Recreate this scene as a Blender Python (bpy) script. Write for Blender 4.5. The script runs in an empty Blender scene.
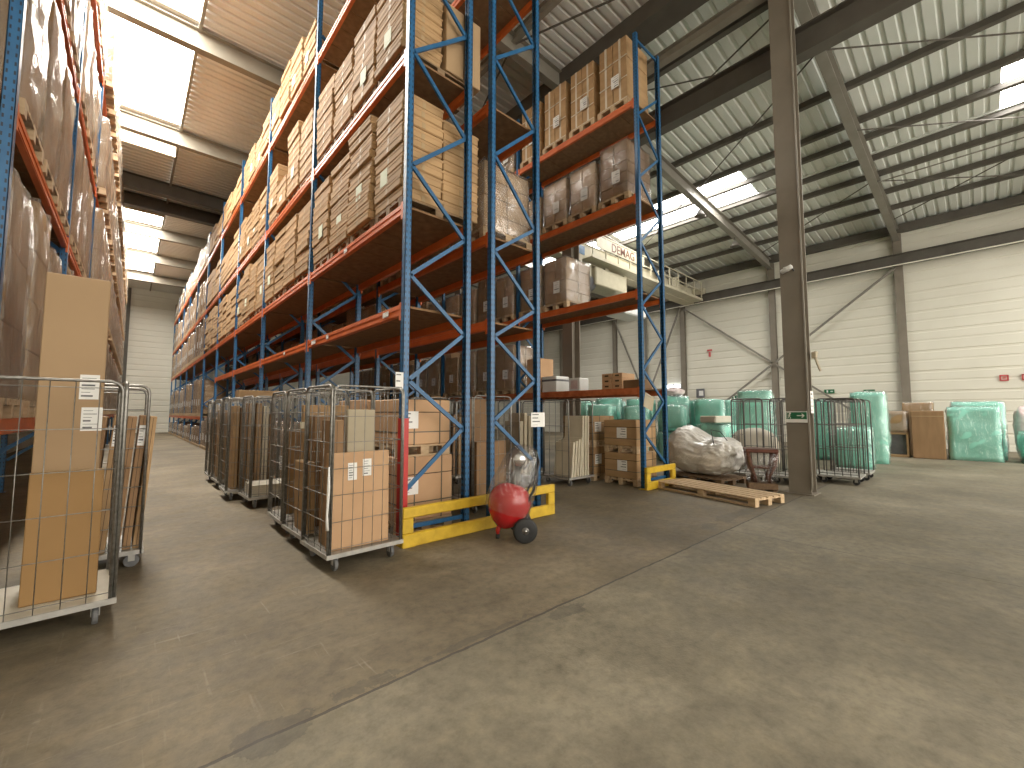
import bpy, math, random
from mathutils import Vector, Matrix, noise

random.seed(7)
R = math.radians
scene = bpy.context.scene
COL = scene.collection
ORD = ['first', 'second', 'third', 'fourth', 'fifth', 'sixth', 'seventh', 'eighth', 'ninth', 'tenth',
       'eleventh', 'twelfth', 'thirteenth', 'fourteenth', 'fifteenth']

# ------------------------------------------------------------------ materials
def new_mat(name):
    m = bpy.data.materials.new(name)
    m.use_nodes = True
    nt = m.node_tree
    nt.nodes.clear()
    out = nt.nodes.new('ShaderNodeOutputMaterial')
    return m, nt, out

def N(nt, typ, **kw):
    n = nt.nodes.new(typ)
    for k, v in kw.items():
        if k in n.inputs.keys():
            n.inputs[k].default_value = v
        else:
            setattr(n, k, v)
    return n

def ramp(nt, fac, stops):
    r = nt.nodes.new('ShaderNodeValToRGB')
    e = r.color_ramp.elements
    while len(e) > 1:
        e.remove(e[-1])
    e[0].position = stops[0][0]
    e[0].color = tuple(stops[0][1]) + (1,)
    for p, c in stops[1:]:
        x = e.new(p)
        x.color = tuple(c) + (1,)
    nt.links.new(fac, r.inputs[0])
    return r

def surf(name, c0, c1, scale=3.0, rough=.6, metal=0., bump=0., bscale=40., stretch=(1, 1, 1), rnd=0., coat=0., detail=4.):
    """two-tone noise surface in object space; rnd = value change from object to object"""
    m, nt, out = new_mat(name)
    tc = N(nt, 'ShaderNodeTexCoord')
    mp = N(nt, 'ShaderNodeMapping')
    mp.inputs['Scale'].default_value = stretch
    nt.links.new(tc.outputs['Object'], mp.inputs[0])
    nz = N(nt, 'ShaderNodeTexNoise', Scale=scale, Detail=detail)
    nt.links.new(mp.outputs[0], nz.inputs['Vector'])
    rp = ramp(nt, nz.outputs['Fac'], [(.3, c0), (.7, c1)])
    col = rp.outputs[0]
    if rnd:
        oi = N(nt, 'ShaderNodeObjectInfo')
        mr = N(nt, 'ShaderNodeMapRange')
        mr.inputs['To Min'].default_value = 1 - rnd
        mr.inputs['To Max'].default_value = 1 + rnd
        nt.links.new(oi.outputs['Random'], mr.inputs['Value'])
        hs = N(nt, 'ShaderNodeHueSaturation')
        nt.links.new(mr.outputs[0], hs.inputs['Value'])
        nt.links.new(col, hs.inputs['Color'])
        col = hs.outputs[0]
    b = N(nt, 'ShaderNodeBsdfPrincipled', Roughness=rough, Metallic=metal)
    nt.links.new(col, b.inputs['Base Color'])
    if coat:
        b.inputs['Coat Weight'].default_value = coat
        b.inputs['Coat Roughness'].default_value = .12
    if bump:
        n2 = N(nt, 'ShaderNodeTexNoise', Scale=bscale, Detail=3.)
        nt.links.new(mp.outputs[0], n2.inputs['Vector'])
        bp = N(nt, 'ShaderNodeBump', Strength=bump, Distance=.02)
        nt.links.new(n2.outputs['Fac'], bp.inputs['Height'])
        nt.links.new(bp.outputs[0], b.inputs['Normal'])
    nt.links.new(b.outputs[0], out.inputs[0])
    return m

def film(name, tint=(.95, .95, .95), veil=.12, veil_col=(.85, .84, .82), gloss=.35, scale=6., rough=.12):
    m, nt, out = new_mat(name)
    tc = N(nt, 'ShaderNodeTexCoord')
    mp = N(nt, 'ShaderNodeMapping')
    mp.inputs['Scale'].default_value = (1., 1., .45)
    mp.inputs['Rotation'].default_value = (.3, .5, .2)
    nt.links.new(tc.outputs['Object'], mp.inputs[0])
    nz = N(nt, 'ShaderNodeTexNoise', Scale=scale, Detail=5., Distortion=1.2)
    nt.links.new(mp.outputs[0], nz.inputs['Vector'])
    bp = N(nt, 'ShaderNodeBump', Strength=1., Distance=.06)
    nt.links.new(nz.outputs['Fac'], bp.inputs['Height'])
    tr = N(nt, 'ShaderNodeBsdfTransparent')
    tr.inputs[0].default_value = tuple(tint) + (1,)
    df = N(nt, 'ShaderNodeBsdfDiffuse')
    df.inputs[0].default_value = tuple(veil_col) + (1,)
    gl = N(nt, 'ShaderNodeBsdfGlossy', Roughness=rough)
    for n in (df, gl):
        nt.links.new(bp.outputs[0], n.inputs['Normal'])
    m1 = N(nt, 'ShaderNodeMixShader')
    m1.inputs[0].default_value = veil
    nt.links.new(tr.outputs[0], m1.inputs[1])
    nt.links.new(df.outputs[0], m1.inputs[2])
    fr = N(nt, 'ShaderNodeLayerWeight', Blend=.35)
    nt.links.new(bp.outputs[0], fr.inputs['Normal'])
    mu = N(nt, 'ShaderNodeMath', operation='MULTIPLY_ADD')
    mu.inputs[1].default_value = gloss
    mu.inputs[2].default_value = .05
    nt.links.new(fr.outputs['Facing'], mu.inputs[0])
    m2 = N(nt, 'ShaderNodeMixShader')
    nt.links.new(mu.outputs[0], m2.inputs[0])
    nt.links.new(m1.outputs[0], m2.inputs[1])
    nt.links.new(gl.outputs[0], m2.inputs[2])
    nt.links.new(m2.outputs[0], out.inputs[0])
    return m

def emit(name, col, strength, stripes=0):
    m, nt, out = new_mat(name)
    e = N(nt, 'ShaderNodeEmission', Strength=strength)
    e.inputs[0].default_value = tuple(col) + (1,)
    nt.links.new(e.outputs[0], out.inputs[0])
    return m

def floor_mat():
    m, nt, out = new_mat('concrete')
    L = nt.links.new
    tc = N(nt, 'ShaderNodeTexCoord')
    sep = N(nt, 'ShaderNodeSeparateXYZ')
    L(tc.outputs['Object'], sep.inputs[0])
    n1 = N(nt, 'ShaderNodeTexNoise', Scale=.55, Detail=6., Roughness=.6)
    n2 = N(nt, 'ShaderNodeTexNoise', Scale=3.2, Detail=8., Roughness=.7)
    n3 = N(nt, 'ShaderNodeTexNoise', Scale=60., Detail=4.)
    for n in (n1, n2, n3):
        L(tc.outputs['Object'], n.inputs['Vector'])
    r1 = ramp(nt, n1.outputs['Fac'], [(.30, (.125, .107, .073)), (.5, (.187, .163, .113)), (.68, (.265, .233, .168))])
    r2 = ramp(nt, n2.outputs['Fac'], [(.28, (.62, .60, .57)), (.5, (1, 1, 1)), (.74, (1.28, 1.26, 1.22))])
    mx = N(nt, 'ShaderNodeMix', data_type='RGBA', blend_type='MULTIPLY')
    mx.inputs['Factor'].default_value = .85
    L(r1.outputs[0], mx.inputs['A']); L(r2.outputs[0], mx.inputs['B'])
    n4 = N(nt, 'ShaderNodeTexNoise', Scale=11., Detail=12., Roughness=.75)
    L(tc.outputs['Object'], n4.inputs['Vector'])
    r4 = ramp(nt, n4.outputs['Fac'], [(.32, (.66, .64, .61)), (.5, (1, 1, 1)), (.66, (1.24, 1.23, 1.2))])
    mx4 = N(nt, 'ShaderNodeMix', data_type='RGBA', blend_type='MULTIPLY')
    mx4.inputs['Factor'].default_value = .8
    L(mx.outputs['Result'], mx4.inputs['A']); L(r4.outputs[0], mx4.inputs['B'])
    col = mx4.outputs['Result']
    def math(op, a, b=None, c=None):
        n = N(nt, 'ShaderNodeMath', operation=op)
        for i, v in enumerate((a, b, c)):
            if v is None:
                continue
            if isinstance(v, (int, float)):
                n.inputs[i].default_value = v
            else:
                L(v, n.inputs[i])
        return n.outputs[0]
    # the slab beyond the joint is older and browner
    old = math('GREATER_THAN', sep.outputs['Y'], 2.3)
    mo = N(nt, 'ShaderNodeMix', data_type='RGBA', blend_type='MULTIPLY')
    L(old, mo.inputs['Factor']); L(col, mo.inputs['A'])
    mo.inputs['B'].default_value = (.88, .82, .76, 1)
    col = mo.outputs['Result']
    # saw-cut joints (one across, one lengthwise on the near slab)
    wob = math('MULTIPLY_ADD', n2.outputs['Fac'], .05, -.025)
    yj = math('ADD', sep.outputs['Y'], wob)
    j1 = math('LESS_THAN', math('ABSOLUTE', math('SUBTRACT', yj, 2.3)), .011)
    j2 = math('LESS_THAN', math('ABSOLUTE', math('SUBTRACT', math('ADD', sep.outputs['X'], wob), 5.85)), .006)
    j2 = math('MULTIPLY', j2, math('LESS_THAN', sep.outputs['Y'], 2.3))
    j = math('MAXIMUM', j1, j2)
    mj = N(nt, 'ShaderNodeMix', data_type='RGBA')
    L(math('MULTIPLY', j, .75), mj.inputs['Factor']); L(col, mj.inputs['A'])
    mj.inputs['B'].default_value = (.045, .04, .034, 1)
    col = mj.outputs['Result']
    # dark worn patches along the joint, in three places
    for (px, py, rx, ry) in ((2.55, 2.2, .22, .07), (1.1, 2.36, .3, .09), (.62, 2.3, .22, .12), (1.8, 2.36, .5, .04), (6.9, 2.55, 1.4, .12)):
        dx = math('DIVIDE', math('SUBTRACT', sep.outputs['X'], px), rx)
        dy = math('DIVIDE', math('SUBTRACT', sep.outputs['Y'], py), ry)
        d = math('ADD', math('MULTIPLY', dx, dx), math('MULTIPLY', dy, dy))
        d = math('ADD', d, math('MULTIPLY_ADD', n2.outputs['Fac'], 6., -2.9))
        mk = math('MULTIPLY', math('LESS_THAN', d, .8), .42)
        mm = N(nt, 'ShaderNodeMix', data_type='RGBA')
        L(mk, mm.inputs['Factor']); L(col, mm.inputs['A'])
        mm.inputs['B'].default_value = (.07, .062, .048, 1)
        col = mm.outputs['Result']
    # pale drag marks on the old slab at the mouth of the left aisle
    zone = math('MULTIPLY', math('LESS_THAN', sep.outputs['X'], 1.35), math('MULTIPLY', old, math('LESS_THAN', sep.outputs['Y'], 4.3)))
    for (sc, lo, amt) in (((1.1, 24., 1), .63, .38), ((22., 1.2, 1), .64, .38), ((.6, 8., 1), .64, .18)):
        mp = N(nt, 'ShaderNodeMapping')
        mp.inputs['Rotation'].default_value = (0, 0, .12)
        mp.inputs['Scale'].default_value = sc
        L(tc.outputs['Object'], mp.inputs[0])
        ns = N(nt, 'ShaderNodeTexNoise', Scale=1.4, Detail=3.)
        L(mp.outputs[0], ns.inputs['Vector'])
        rs = ramp(nt, ns.outputs['Fac'], [(lo, (0, 0, 0)), (lo + .07, (1, 1, 1))])
        br = ramp(nt, n2.outputs['Fac'], [(.42, (0, 0, 0)), (.56, (1, 1, 1))])
        ms = N(nt, 'ShaderNodeMix', data_type='RGBA')
        L(math('MULTIPLY', math('MULTIPLY', math('MULTIPLY', rs.outputs[0], br.outputs[0]), zone), amt), ms.inputs['Factor']); L(col, ms.inputs['A'])
        ms.inputs['B'].default_value = (.32, .285, .215, 1)
        col = ms.outputs['Result']
    b = N(nt, 'ShaderNodeBsdfPrincipled', Roughness=.62)
    L(col, b.inputs['Base Color'])
    rr = ramp(nt, n2.outputs['Fac'], [(.35, (.58, .58, .58)), (.65, (.8, .8, .8))])
    L(rr.outputs[0], b.inputs['Roughness'])
    bp = N(nt, 'ShaderNodeBump', Strength=.25, Distance=.01)
    L(n3.outputs['Fac'], bp.inputs['Height'])
    L(bp.outputs[0], b.inputs['Normal'])
    L(b.outputs[0], out.inputs[0])
    return m

def blue_post_mat():
    """blue paint with the row of slots punched down the face of an upright"""
    m, nt, out = new_mat('blue_upright')
    L = nt.links.new
    tc = N(nt, 'ShaderNodeTexCoord')
    sep = N(nt, 'ShaderNodeSeparateXYZ')
    L(tc.outputs['Object'], sep.inputs[0])
    def math(op, a, b=None):
        n = N(nt, 'ShaderNodeMath', operation=op)
        for i, v in enumerate((a, b)):
            if v is None: continue
            if isinstance(v, (int, float)): n.inputs[i].default_value = v
            else: L(v, n.inputs[i])
        return n.outputs[0]
    fz = math('ABSOLUTE', math('SUBTRACT', math('FRACT', math('MULTIPLY', sep.outputs['Z'], 1 / .075)), .5))
    hz = math('LESS_THAN', fz, .22)
    hx = math('LESS_THAN', math('ABSOLUTE', math('SUBTRACT', math('ABSOLUTE', sep.outputs['Y']), .022)), .006)
    hy = math('LESS_THAN', math('ABSOLUTE', math('SUBTRACT', math('ABSOLUTE', sep.outputs['X']), .022)), .006)
    h = math('MULTIPLY', hz, math('MAXIMUM', hx, hy))
    nz = N(nt, 'ShaderNodeTexNoise', Scale=5., Detail=5.)
    L(tc.outputs['Object'], nz.inputs['Vector'])
    rp = ramp(nt, nz.outputs['Fac'], [(.3, (.014, .095, .225)), (.7, (.024, .135, .30))])
    mx = N(nt, 'ShaderNodeMix', data_type='RGBA')
    L(h, mx.inputs['Factor']); L(rp.outputs[0], mx.inputs['A'])
    mx.inputs['B'].default_value = (.01, .02, .04, 1)
    b = N(nt, 'ShaderNodeBsdfPrincipled', Roughness=.35)
    L(mx.outputs['Result'], b.inputs['Base Color'])
    L(b.outputs[0], out.inputs[0])
    return m

M = {}
M['floor'] = floor_mat()
M['carton'] = surf('cardboard', (.37, .23, .11), (.47, .30, .15), 2.2, .75, stretch=(1, 1, 3), rnd=.14)
M['carton_dark'] = surf('cardboard_brown', (.25, .145, .07), (.32, .19, .095), 2., .75, stretch=(3, 3, .6), rnd=.12)
M['carton_plain'] = surf('cardboard_smooth', (.36, .235, .125), (.41, .275, .15), 1.2, .7, rnd=.04)
M['carton_ochre'] = surf('cardboard_ochre', (.30, .17, .058), (.36, .205, .075), 1.5, .7, rnd=.05)
M['carton_peach'] = surf('cardboard_peach', (.50, .30, .16), (.60, .38, .215), 1.6, .7, rnd=.05)
M['carton_fawn'] = surf('greyboard', (.40, .34, .235), (.50, .43, .31), 2.5, .75, rnd=.1)
M['carton_cream'] = surf('cream_board', (.60, .53, .39), (.72, .66, .52), 2.5, .7, rnd=.06)
M['tape'] = surf('packing_tape', (.36, .25, .13), (.44, .31, .17), 5, .55)
M['tape_white'] = surf('pale_tape', (.62, .55, .44), (.70, .64, .53), 5, .35)
M['strap'] = surf('strapping', (.10, .085, .06), (.15, .13, .09), 5, .5)
M['gap'] = surf('shadow_gap_board', (.06, .04, .025), (.09, .06, .035), 5, .9)
M['paper'] = surf('paper', (.78, .77, .74), (.86, .85, .82), 6, .7)
M['paper_green'] = surf('pale_green_paper', (.62, .68, .52), (.70, .75, .60), 6, .7)
M['print'] = surf('print_grey', (.12, .12, .12), (.22, .22, .22), 30, .8)
M['wood'] = surf('pallet_wood', (.42, .29, .165), (.58, .43, .27), 4, .8, stretch=(1, 6, 6), rnd=.12)
M['wood_shaded'] = surf('shaded_pallet_wood', (.20, .13, .07), (.30, .20, .115), 4, .8, stretch=(1, 6, 6), rnd=.12)  # pallet wood with the shade under the cartons put into its colour
M['wood_dark'] = surf('old_pallet_wood', (.14, .085, .045), (.22, .14, .08), 4, .8, stretch=(1, 6, 6))
M['deck'] = surf('chipboard_deck', (.17, .09, .04), (.25, .14, .066), 9, .85, stretch=(1, 1, 1))
M['orange'] = surf('orange_paint', (.55, .105, .018), (.68, .155, .032), 4, .42, bump=.05)
M['orange_worn'] = surf('worn_orange_paint', (.42, .10, .03), (.60, .19, .07), 7, .5)
M['blue_plain'] = surf('blue_paint', (.012, .085, .20), (.02, .12, .27), 5, .4)
M['blue'] = blue_post_mat()
M['yellow'] = surf('yellow_paint', (.52, .33, .018), (.68, .45, .03), 8, .5, bump=.1)
M['red'] = surf('red_paint', (.42, .018, .016), (.52, .03, .024), 6, .4)
M['red_gloss'] = surf('glossy_red', (.50, .012, .016), (.58, .02, .022), 3, .22, coat=.6)
M['steel'] = surf('galvanised_wire', (.21, .20, .18), (.32, .31, .285), 30, .45, metal=.8)
M['steel_dark'] = surf('dull_steel', (.13, .125, .115), (.2, .19, .175), 25, .42, metal=.7)
M['zinc'] = surf('zinc_plate', (.34, .33, .30), (.48, .46, .42), 12, .5, metal=.5)
M['board_white'] = surf('pale_base_board', (.60, .55, .45), (.70, .66, .56), 5, .7)
M['black'] = surf('black_rubber', (.012, .012, .012), (.025, .025, .025), 10, .6)
M['grey_wheel'] = surf('grey_rubber', (.10, .10, .10), (.16, .16, .16), 10, .6)
M['black_gloss'] = surf('black_plastic', (.015, .015, .016), (.02, .02, .022), 10, .3)
M['chrome'] = surf('bright_metal', (.6, .6, .6), (.75, .75, .75), 10, .15, metal=1.)
M['taupe'] = surf('taupe_steel', (.20, .172, .135), (.235, .205, .165), 2, .5)
M['beam_dark'] = surf('dark_steel', (.085, .075, .062), (.115, .103, .086), 2, .6)
M['beam_grey'] = surf('grey_steel', (.20, .185, .155), (.245, .228, .195), 2, .55)
M['beam_left'] = surf('pale_grey_steel', (.22, .20, .16), (.27, .245, .20), 2, .55)
M['deck_left'] = surf('white_roof_sheet', (.68, .665, .63), (.75, .735, .70), .6, .5)
M['deck_right'] = surf('grey_roof_sheet', (.64, .67, .63), (.72, .74, .70), .6, .5)
M['wall_cream'] = surf('cream_cladding', (.70, .675, .58), (.77, .745, .65), .5, .5)
M['cream'] = surf('cream_paint', (.46, .42, .31), (.53, .49, .37), 3, .5)
M['white_paint'] = surf('white_paint', (.70, .70, .68), (.78, .78, .76), 3, .45)
M['green_sign'] = surf('green_sign', (.015, .13, .055), (.02, .16, .07), 5, .4)
M['red_sign'] = surf('red_sign', (.55, .09, .09), (.62, .12, .12), 5, .5)
M['brown_red'] = surf('red_brown_wood', (.11, .035, .02), (.17, .06, .035), 6, .45)
M['film'] = film('clear_film', veil=.05, gloss=.3, rough=.18)
M['film_milky'] = film('milky_film', veil=.14, veil_col=(.85, .82, .8), gloss=.5, scale=4.5, rough=.16)
M['film_clear'] = film('glossy_clear_bag', veil=.035, veil_col=(.9, .9, .9), gloss=.42, scale=7., rough=.07)
M['film_heavy'] = film('crumpled_film', veil=.2, veil_col=(.62, .55, .46), gloss=.34, scale=4., rough=.22)
M['green_foam'] = surf('mint_foam', (.28, .72, .58), (.38, .82, .69), 1.6, .35, bump=.5, bscale=6., rnd=.1, coat=.35)
M['green_deep'] = surf('green_foam_deep', (.2, .60, .48), (.28, .7, .58), 1.6, .35, bump=.5, bscale=6., coat=.35)
M['bag_white'] = surf('white_bubble_film', (.64, .61, .56), (.82, .79, .74), 2.2, .28, bump=1., bscale=11., coat=.6)
M['mattress'] = surf('cream_foam', (.58, .53, .43), (.68, .63, .53), 2, .55, bump=.3, bscale=9.)
M['pink'] = surf('pinkish_wrap', (.55, .42, .42), (.72, .60, .58), 6, .35, bump=.6, bscale=14.)
M['grey_goods'] = surf('grey_goods', (.10, .10, .11), (.16, .16, .17), 4, .5)
M['sky_left'] = emit('rooflight_left', (1., .945, .85), 34.)
M['sky_right'] = emit('rooflight_right', (1., .97, .92), 20.)
M['panel_white'] = surf('white_upstand', (.72, .66, .52), (.78, .72, .58), 3, .5)
M['window_day'] = emit('daylit_window', (.88, .94, 1.), 6.)

# ------------------------------------------------------------------ mesh builder
class MB:
    def __init__(s):
        s.v, s.f, s.m = [], [], []
    def add(s, vs, fs, mi=0, mat=None):
        o = len(s.v)
        for p in vs:
            p = Vector(p)
            s.v.append(tuple(mat @ p) if mat is not None else tuple(p))
        for f in fs:
            s.f.append([o + i for i in f])
            s.m.append(mi)
        return s
    def box(s, c, d, mi=0, rot=None):
        hx, hy, hz = d[0] / 2, d[1] / 2, d[2] / 2
        vs = [(x, y, z) for z in (-hz, hz) for y in (-hy, hy) for x in (-hx, hx)]
        fs = [(0, 2, 3, 1), (4, 5, 7, 6), (0, 1, 5, 4), (2, 6, 7, 3), (0, 4, 6, 2), (1, 3, 7, 5)]
        mat = Matrix.Translation(c)
        if rot is not None:
            mat = mat @ rot
        return s.add(vs, fs, mi, mat)
    def cbox(s, c, d, ch=.01, mi=0, rot=None):
        """box with chamfered edges"""
        h = [d[i] / 2 for i in range(3)]
        ch = min(ch, min(h) * .9)
        vs, ix = [], {}
        for sx in (-1, 1):
            for sy in (-1, 1):
                for sz in (-1, 1):
                    sg = (sx, sy, sz)
                    for a in range(3):
                        p = [sg[i] * (h[i] if i == a else h[i] - ch) for i in range(3)]
                        ix[(sg, a)] = len(vs)
                        vs.append(p)
        fs = []
        for a in range(3):
            b, c2 = (a + 1) % 3, (a + 2) % 3
            for sa in (-1, 1):
                q = []
                for sb, sc in ((-1, -1), (1, -1), (1, 1), (-1, 1)):
                    g = [0, 0, 0]; g[a] = sa; g[b] = sb; g[c2] = sc
                    q.append(ix[(tuple(g), a)])
                fs.append(q if sa > 0 else q[::-1])
            for sb in (-1, 1):
                for sc in (-1, 1):
                    g0 = [0, 0, 0]; g0[a] = -1; g0[b] = sb; g0[c2] = sc
                    g1 = list(g0); g1[a] = 1
                    q = [ix[(tuple(g0), b)], ix[(tuple(g1), b)], ix[(tuple(g1), c2)], ix[(tuple(g0), c2)]]
                    fs.append(q if sb * sc > 0 else q[::-1])
        for sx in (-1, 1):
            for sy in (-1, 1):
                for sz in (-1, 1):
                    g = (sx, sy, sz)
                    q = [ix[(g, 0)], ix[(g, 1)], ix[(g, 2)]]
                    fs.append(q if sx * sy * sz > 0 else q[::-1])
        mat = Matrix.Translation(c)
        if rot is not None:
            mat = mat @ rot
        return s.add(vs, fs, mi, mat)
    def tube(s, pts, r, n=6, mi=0, cap=True):
        pts = [Vector(p) for p in pts]
        rings, up = [], None
        for i, p in enumerate(pts):
            if i == 0: t = pts[1] - pts[0]
            elif i == len(pts) - 1: t = pts[-1] - pts[-2]
            else: t = (pts[i + 1] - p).normalized() + (p - pts[i - 1]).normalized()
            t.normalize()
            a = Vector((0, 0, 1)) if abs(t.z) < .9 else Vector((1, 0, 0))
            if up is not None: a = up
            u = a - t * a.dot(t)
            if u.length < 1e-4:
                a = Vector((0, 1, 0)); u = a - t * a.dot(t)
            u.normalize(); w = t.cross(u); up = u
            rr = r[i] if isinstance(r, (list, tuple)) else r
            rings.append([p + u * math.cos(k * 2 * math.pi / n) * rr + w * math.sin(k * 2 * math.pi / n) * rr for k in range(n)])
        vs = [v for g in rings for v in g]
        fs = [(i * n + k, i * n + (k + 1) % n, (i + 1) * n + (k + 1) % n, (i + 1) * n + k) for i in range(len(pts) - 1) for k in range(n)]
        if cap:
            fs += [tuple(range(n))[::-1], tuple((len(pts) - 1) * n + k for k in range(n))]
        return s.add(vs, fs, mi)
    def lathe(s, prof, n=20, mi=0, mat=None):
        vs = [(r * math.cos(k * 2 * math.pi / n), r * math.sin(k * 2 * math.pi / n), z) for r, z in prof for k in range(n)]
        fs = [(i * n + k, i * n + (k + 1) % n, (i + 1) * n + (k + 1) % n, (i + 1) * n + k) for i in range(len(prof) - 1) for k in range(n)]
        fs += [tuple(range(n))[::-1], tuple((len(prof) - 1) * n + k for k in range(n))]
        return s.add(vs, fs, mi, mat)
    def bar(s, a, b, w, h, mi=0):
        """rectangular bar from a to b"""
        a, b = Vector(a), Vector(b)
        t = (b - a).normalized()
        u = Vector((0, 0, 1)) if abs(t.z) < .95 else Vector((1, 0, 0))
        x = t.cross(u).normalized()
        y = x.cross(t)
        rot = Matrix((x, t, y)).transposed().to_4x4()
        return s.box((a + b) / 2, (w, (b - a).length, h), mi, rot)
    def build(s, name, mats, parent=None, smooth=False, loc=None):
        me = bpy.data.meshes.new(name)
        me.from_pydata(s.v, [], s.f)
        if not isinstance(mats, (list, tuple)):
            mats = [mats]
        for m in mats:
            me.materials.append(m)
        me.polygons.foreach_set('material_index', s.m)
        if smooth:
            me.polygons.foreach_set('use_smooth', [True] * len(me.polygons))
        me.update()
        o = bpy.data.objects.new(name, me)
        COL.objects.link(o)
        if parent is not None:
            o.parent = parent
        if loc is not None:
            o.location = loc
        return o

LABELS = {}
def tag(o, label, cat, group=None, kind=None):
    n = len(label.split())
    if not 4 <= n <= 16: print('LABEL LENGTH', n, label)
    if label in LABELS: print('DUP LABEL', label)
    LABELS[label] = o.name
    o['label'] = label
    o['category'] = cat
    if group: o['group'] = group
    if kind: o['kind'] = kind
    return o

def thing(name, label, cat, loc=(0, 0, 0), rz=0., group=None):
    o = bpy.data.objects.new(name, None)
    COL.objects.link(o)
    o.location = loc
    o.rotation_euler = (0, 0, rz)
    o.empty_display_size = .1
    return tag(o, label, cat, group)

def struct(name, mb, mats, smooth=False):
    o = mb.build(name, mats, None, smooth)
    o['kind'] = 'structure'
    return o

KIDS = {}
def kids(o):
    return [c for c in COL.objects if c.parent == o]

def copy_tree(o, tree):
    """copy of a thing with copies of its parts and sub-parts; tree = {object: [children]}"""
    c = o.copy()
    COL.objects.link(c)
    for ch in tree.get(o.name, []):
        d = copy_tree(ch, tree)
        d.parent = c
    return c

def tree_of(o):
    t, todo = {}, [o]
    while todo:
        x = todo.pop()
        k = [c for c in COL.objects if c.parent == x]
        if k:
            t[x.name] = k
            todo += k
    return t

def rotz(a):
    return Matrix.Rotation(a, 4, 'Z')

# ------------------------------------------------------------------ shapes shared by several things
def pallet_mb(sx=.8, sy=1.2, wood=0, mb=None, z=0., along='x', h=.144):
    """pallet: three runners along x, deck boards along y"""
    mb = mb or MB()
    bt = .022
    for i in (-1, 0, 1):
        yy = i * (sy / 2 - .05)
        mb.box((0, yy, z + bt / 2), (sx, .1, bt), wood)
        for j in (-1, 0, 1):
            mb.box((j * (sx / 2 - .06), yy, z + bt + (h - 3 * bt) / 2), (.12, .1, h - 3 * bt), wood)
    for j in (-1, 0, 1):
        mb.box((j * (sx / 2 - .06), 0, z + h - 1.5 * bt), (.12, sy, bt), wood)
    nb = max(5, int(round(sy / .2)))
    w = sy / nb - .035
    for k in range(nb):
        yy = -sy / 2 + w / 2 + (sy - w) * k / (nb - 1)
        mb.box((0, yy, z + h - bt / 2), (sx, w, bt), wood)
    return mb

def soft_box(sx, sy, sz, res=7, amp=.02, seed=0, taper=0., bulge=0., freq=3.):
    """a box surface with wrinkles, open underneath only in the sense of lying flat on z=0"""
    mb = MB()
    nx, ny, nz = max(3, int(sx * res)), max(3, int(sy * res)), max(3, int(sz * res))
    idx, vs, fs = {}, [], []
    def P(i, j, k):
        key = (i, j, k)
        if key in idx: return idx[key]
        u, v, w = i / nx - .5, j / ny - .5, k / nz
        t = 1 - taper * w
        x, y, z = u * sx * t, v * sy * t, w * sz
        # soften the edges
        e = .06
        rx = min(1, (0.5 - abs(u)) * sx / e); ry = min(1, (0.5 - abs(v)) * sy / e); rz = min(1, (1 - w) * sz / e)
        b = bulge * math.sin(math.pi * min(1, max(0, w))) if bulge else 0
        n = Vector((0, 0, 0))
        if i in (0, nx): n.x = 1 if i else -1
        if j in (0, ny): n.y = 1 if j else -1
        if k == nz: n.z = 1
        cnt = abs(n.x) + abs(n.y) + abs(n.z)
        q = Vector((x, y, z)) * freq + Vector((seed * 7.3, seed * 3.1, seed * 1.7))
        d = noise.noise(q) * amp + noise.noise(q * 2.7) * amp * .5
        if n.length: n.normalize()
        p = Vector((x, y, z)) + n * d
        if bulge:
            p.x += b * (1 if u > 0 else -1) * (1 if i in (0, nx) else 0) * (1 - abs(v) * 1.6)
            p.y += b * (1 if v > 0 else -1) * (1 if j in (0, ny) else 0) * (1 - abs(u) * 1.6)
            if k == nz: p.z += bulge * .7 * (1 - 2 * abs(u)) * (1 - 2 * abs(v))
        if cnt >= 2: p -= n * .022
        if k == 0: p.z = 0
        idx[key] = len(vs); vs.append(p)
        return idx[key]
    def face(fn, na, nb, flip):
        for a in range(na):
            for b in range(nb):
                q = [fn(a, b), fn(a + 1, b), fn(a + 1, b + 1), fn(a, b + 1)]
                fs.append(q[::-1] if flip else q)
    face(lambda a, b: P(a, 0, b), nx, nz, False)
    face(lambda a, b: P(a, ny, b), nx, nz, True)
    face(lambda a, b: P(0, a, b), ny, nz, True)
    face(lambda a, b: P(nx, a, b), ny, nz, False)
    face(lambda a, b: P(a, b, nz), nx, ny, False)
    face(lambda a, b: P(a, b, 0), nx, ny, True)
    mb.add(vs, fs)
    return mb

def label_mb(c, w, h, axis='-y', t=.003, lines=5, seed=1):
    """sheet of paper with illegible lines; axis = the way it faces"""
    rnd = random.Random(seed)
    mb = MB()
    def put(u, v, du, dv, off, mi):
        if axis in ('-y', '+y'):
            sg = -1 if axis == '-y' else 1
            mb.box((c[0] + u, c[1] + sg * off, c[2] + v), (du, t, dv), mi)
        else:
            sg = -1 if axis == '-x' else 1
            mb.box((c[0] + sg * off, c[1] + u, c[2] + v), (t, du, dv), mi)
    put(0, 0, w, h, 0, 0)
    for k in range(lines):
        v = h * (.36 - .72 * k / max(1, lines - 1))
        ww = w * rnd.uniform(.35, .75)
        put(-w * .4 + ww / 2, v, ww, h * rnd.choice((.02, .03, .07)), t * .6, 1)
    return mb

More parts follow.
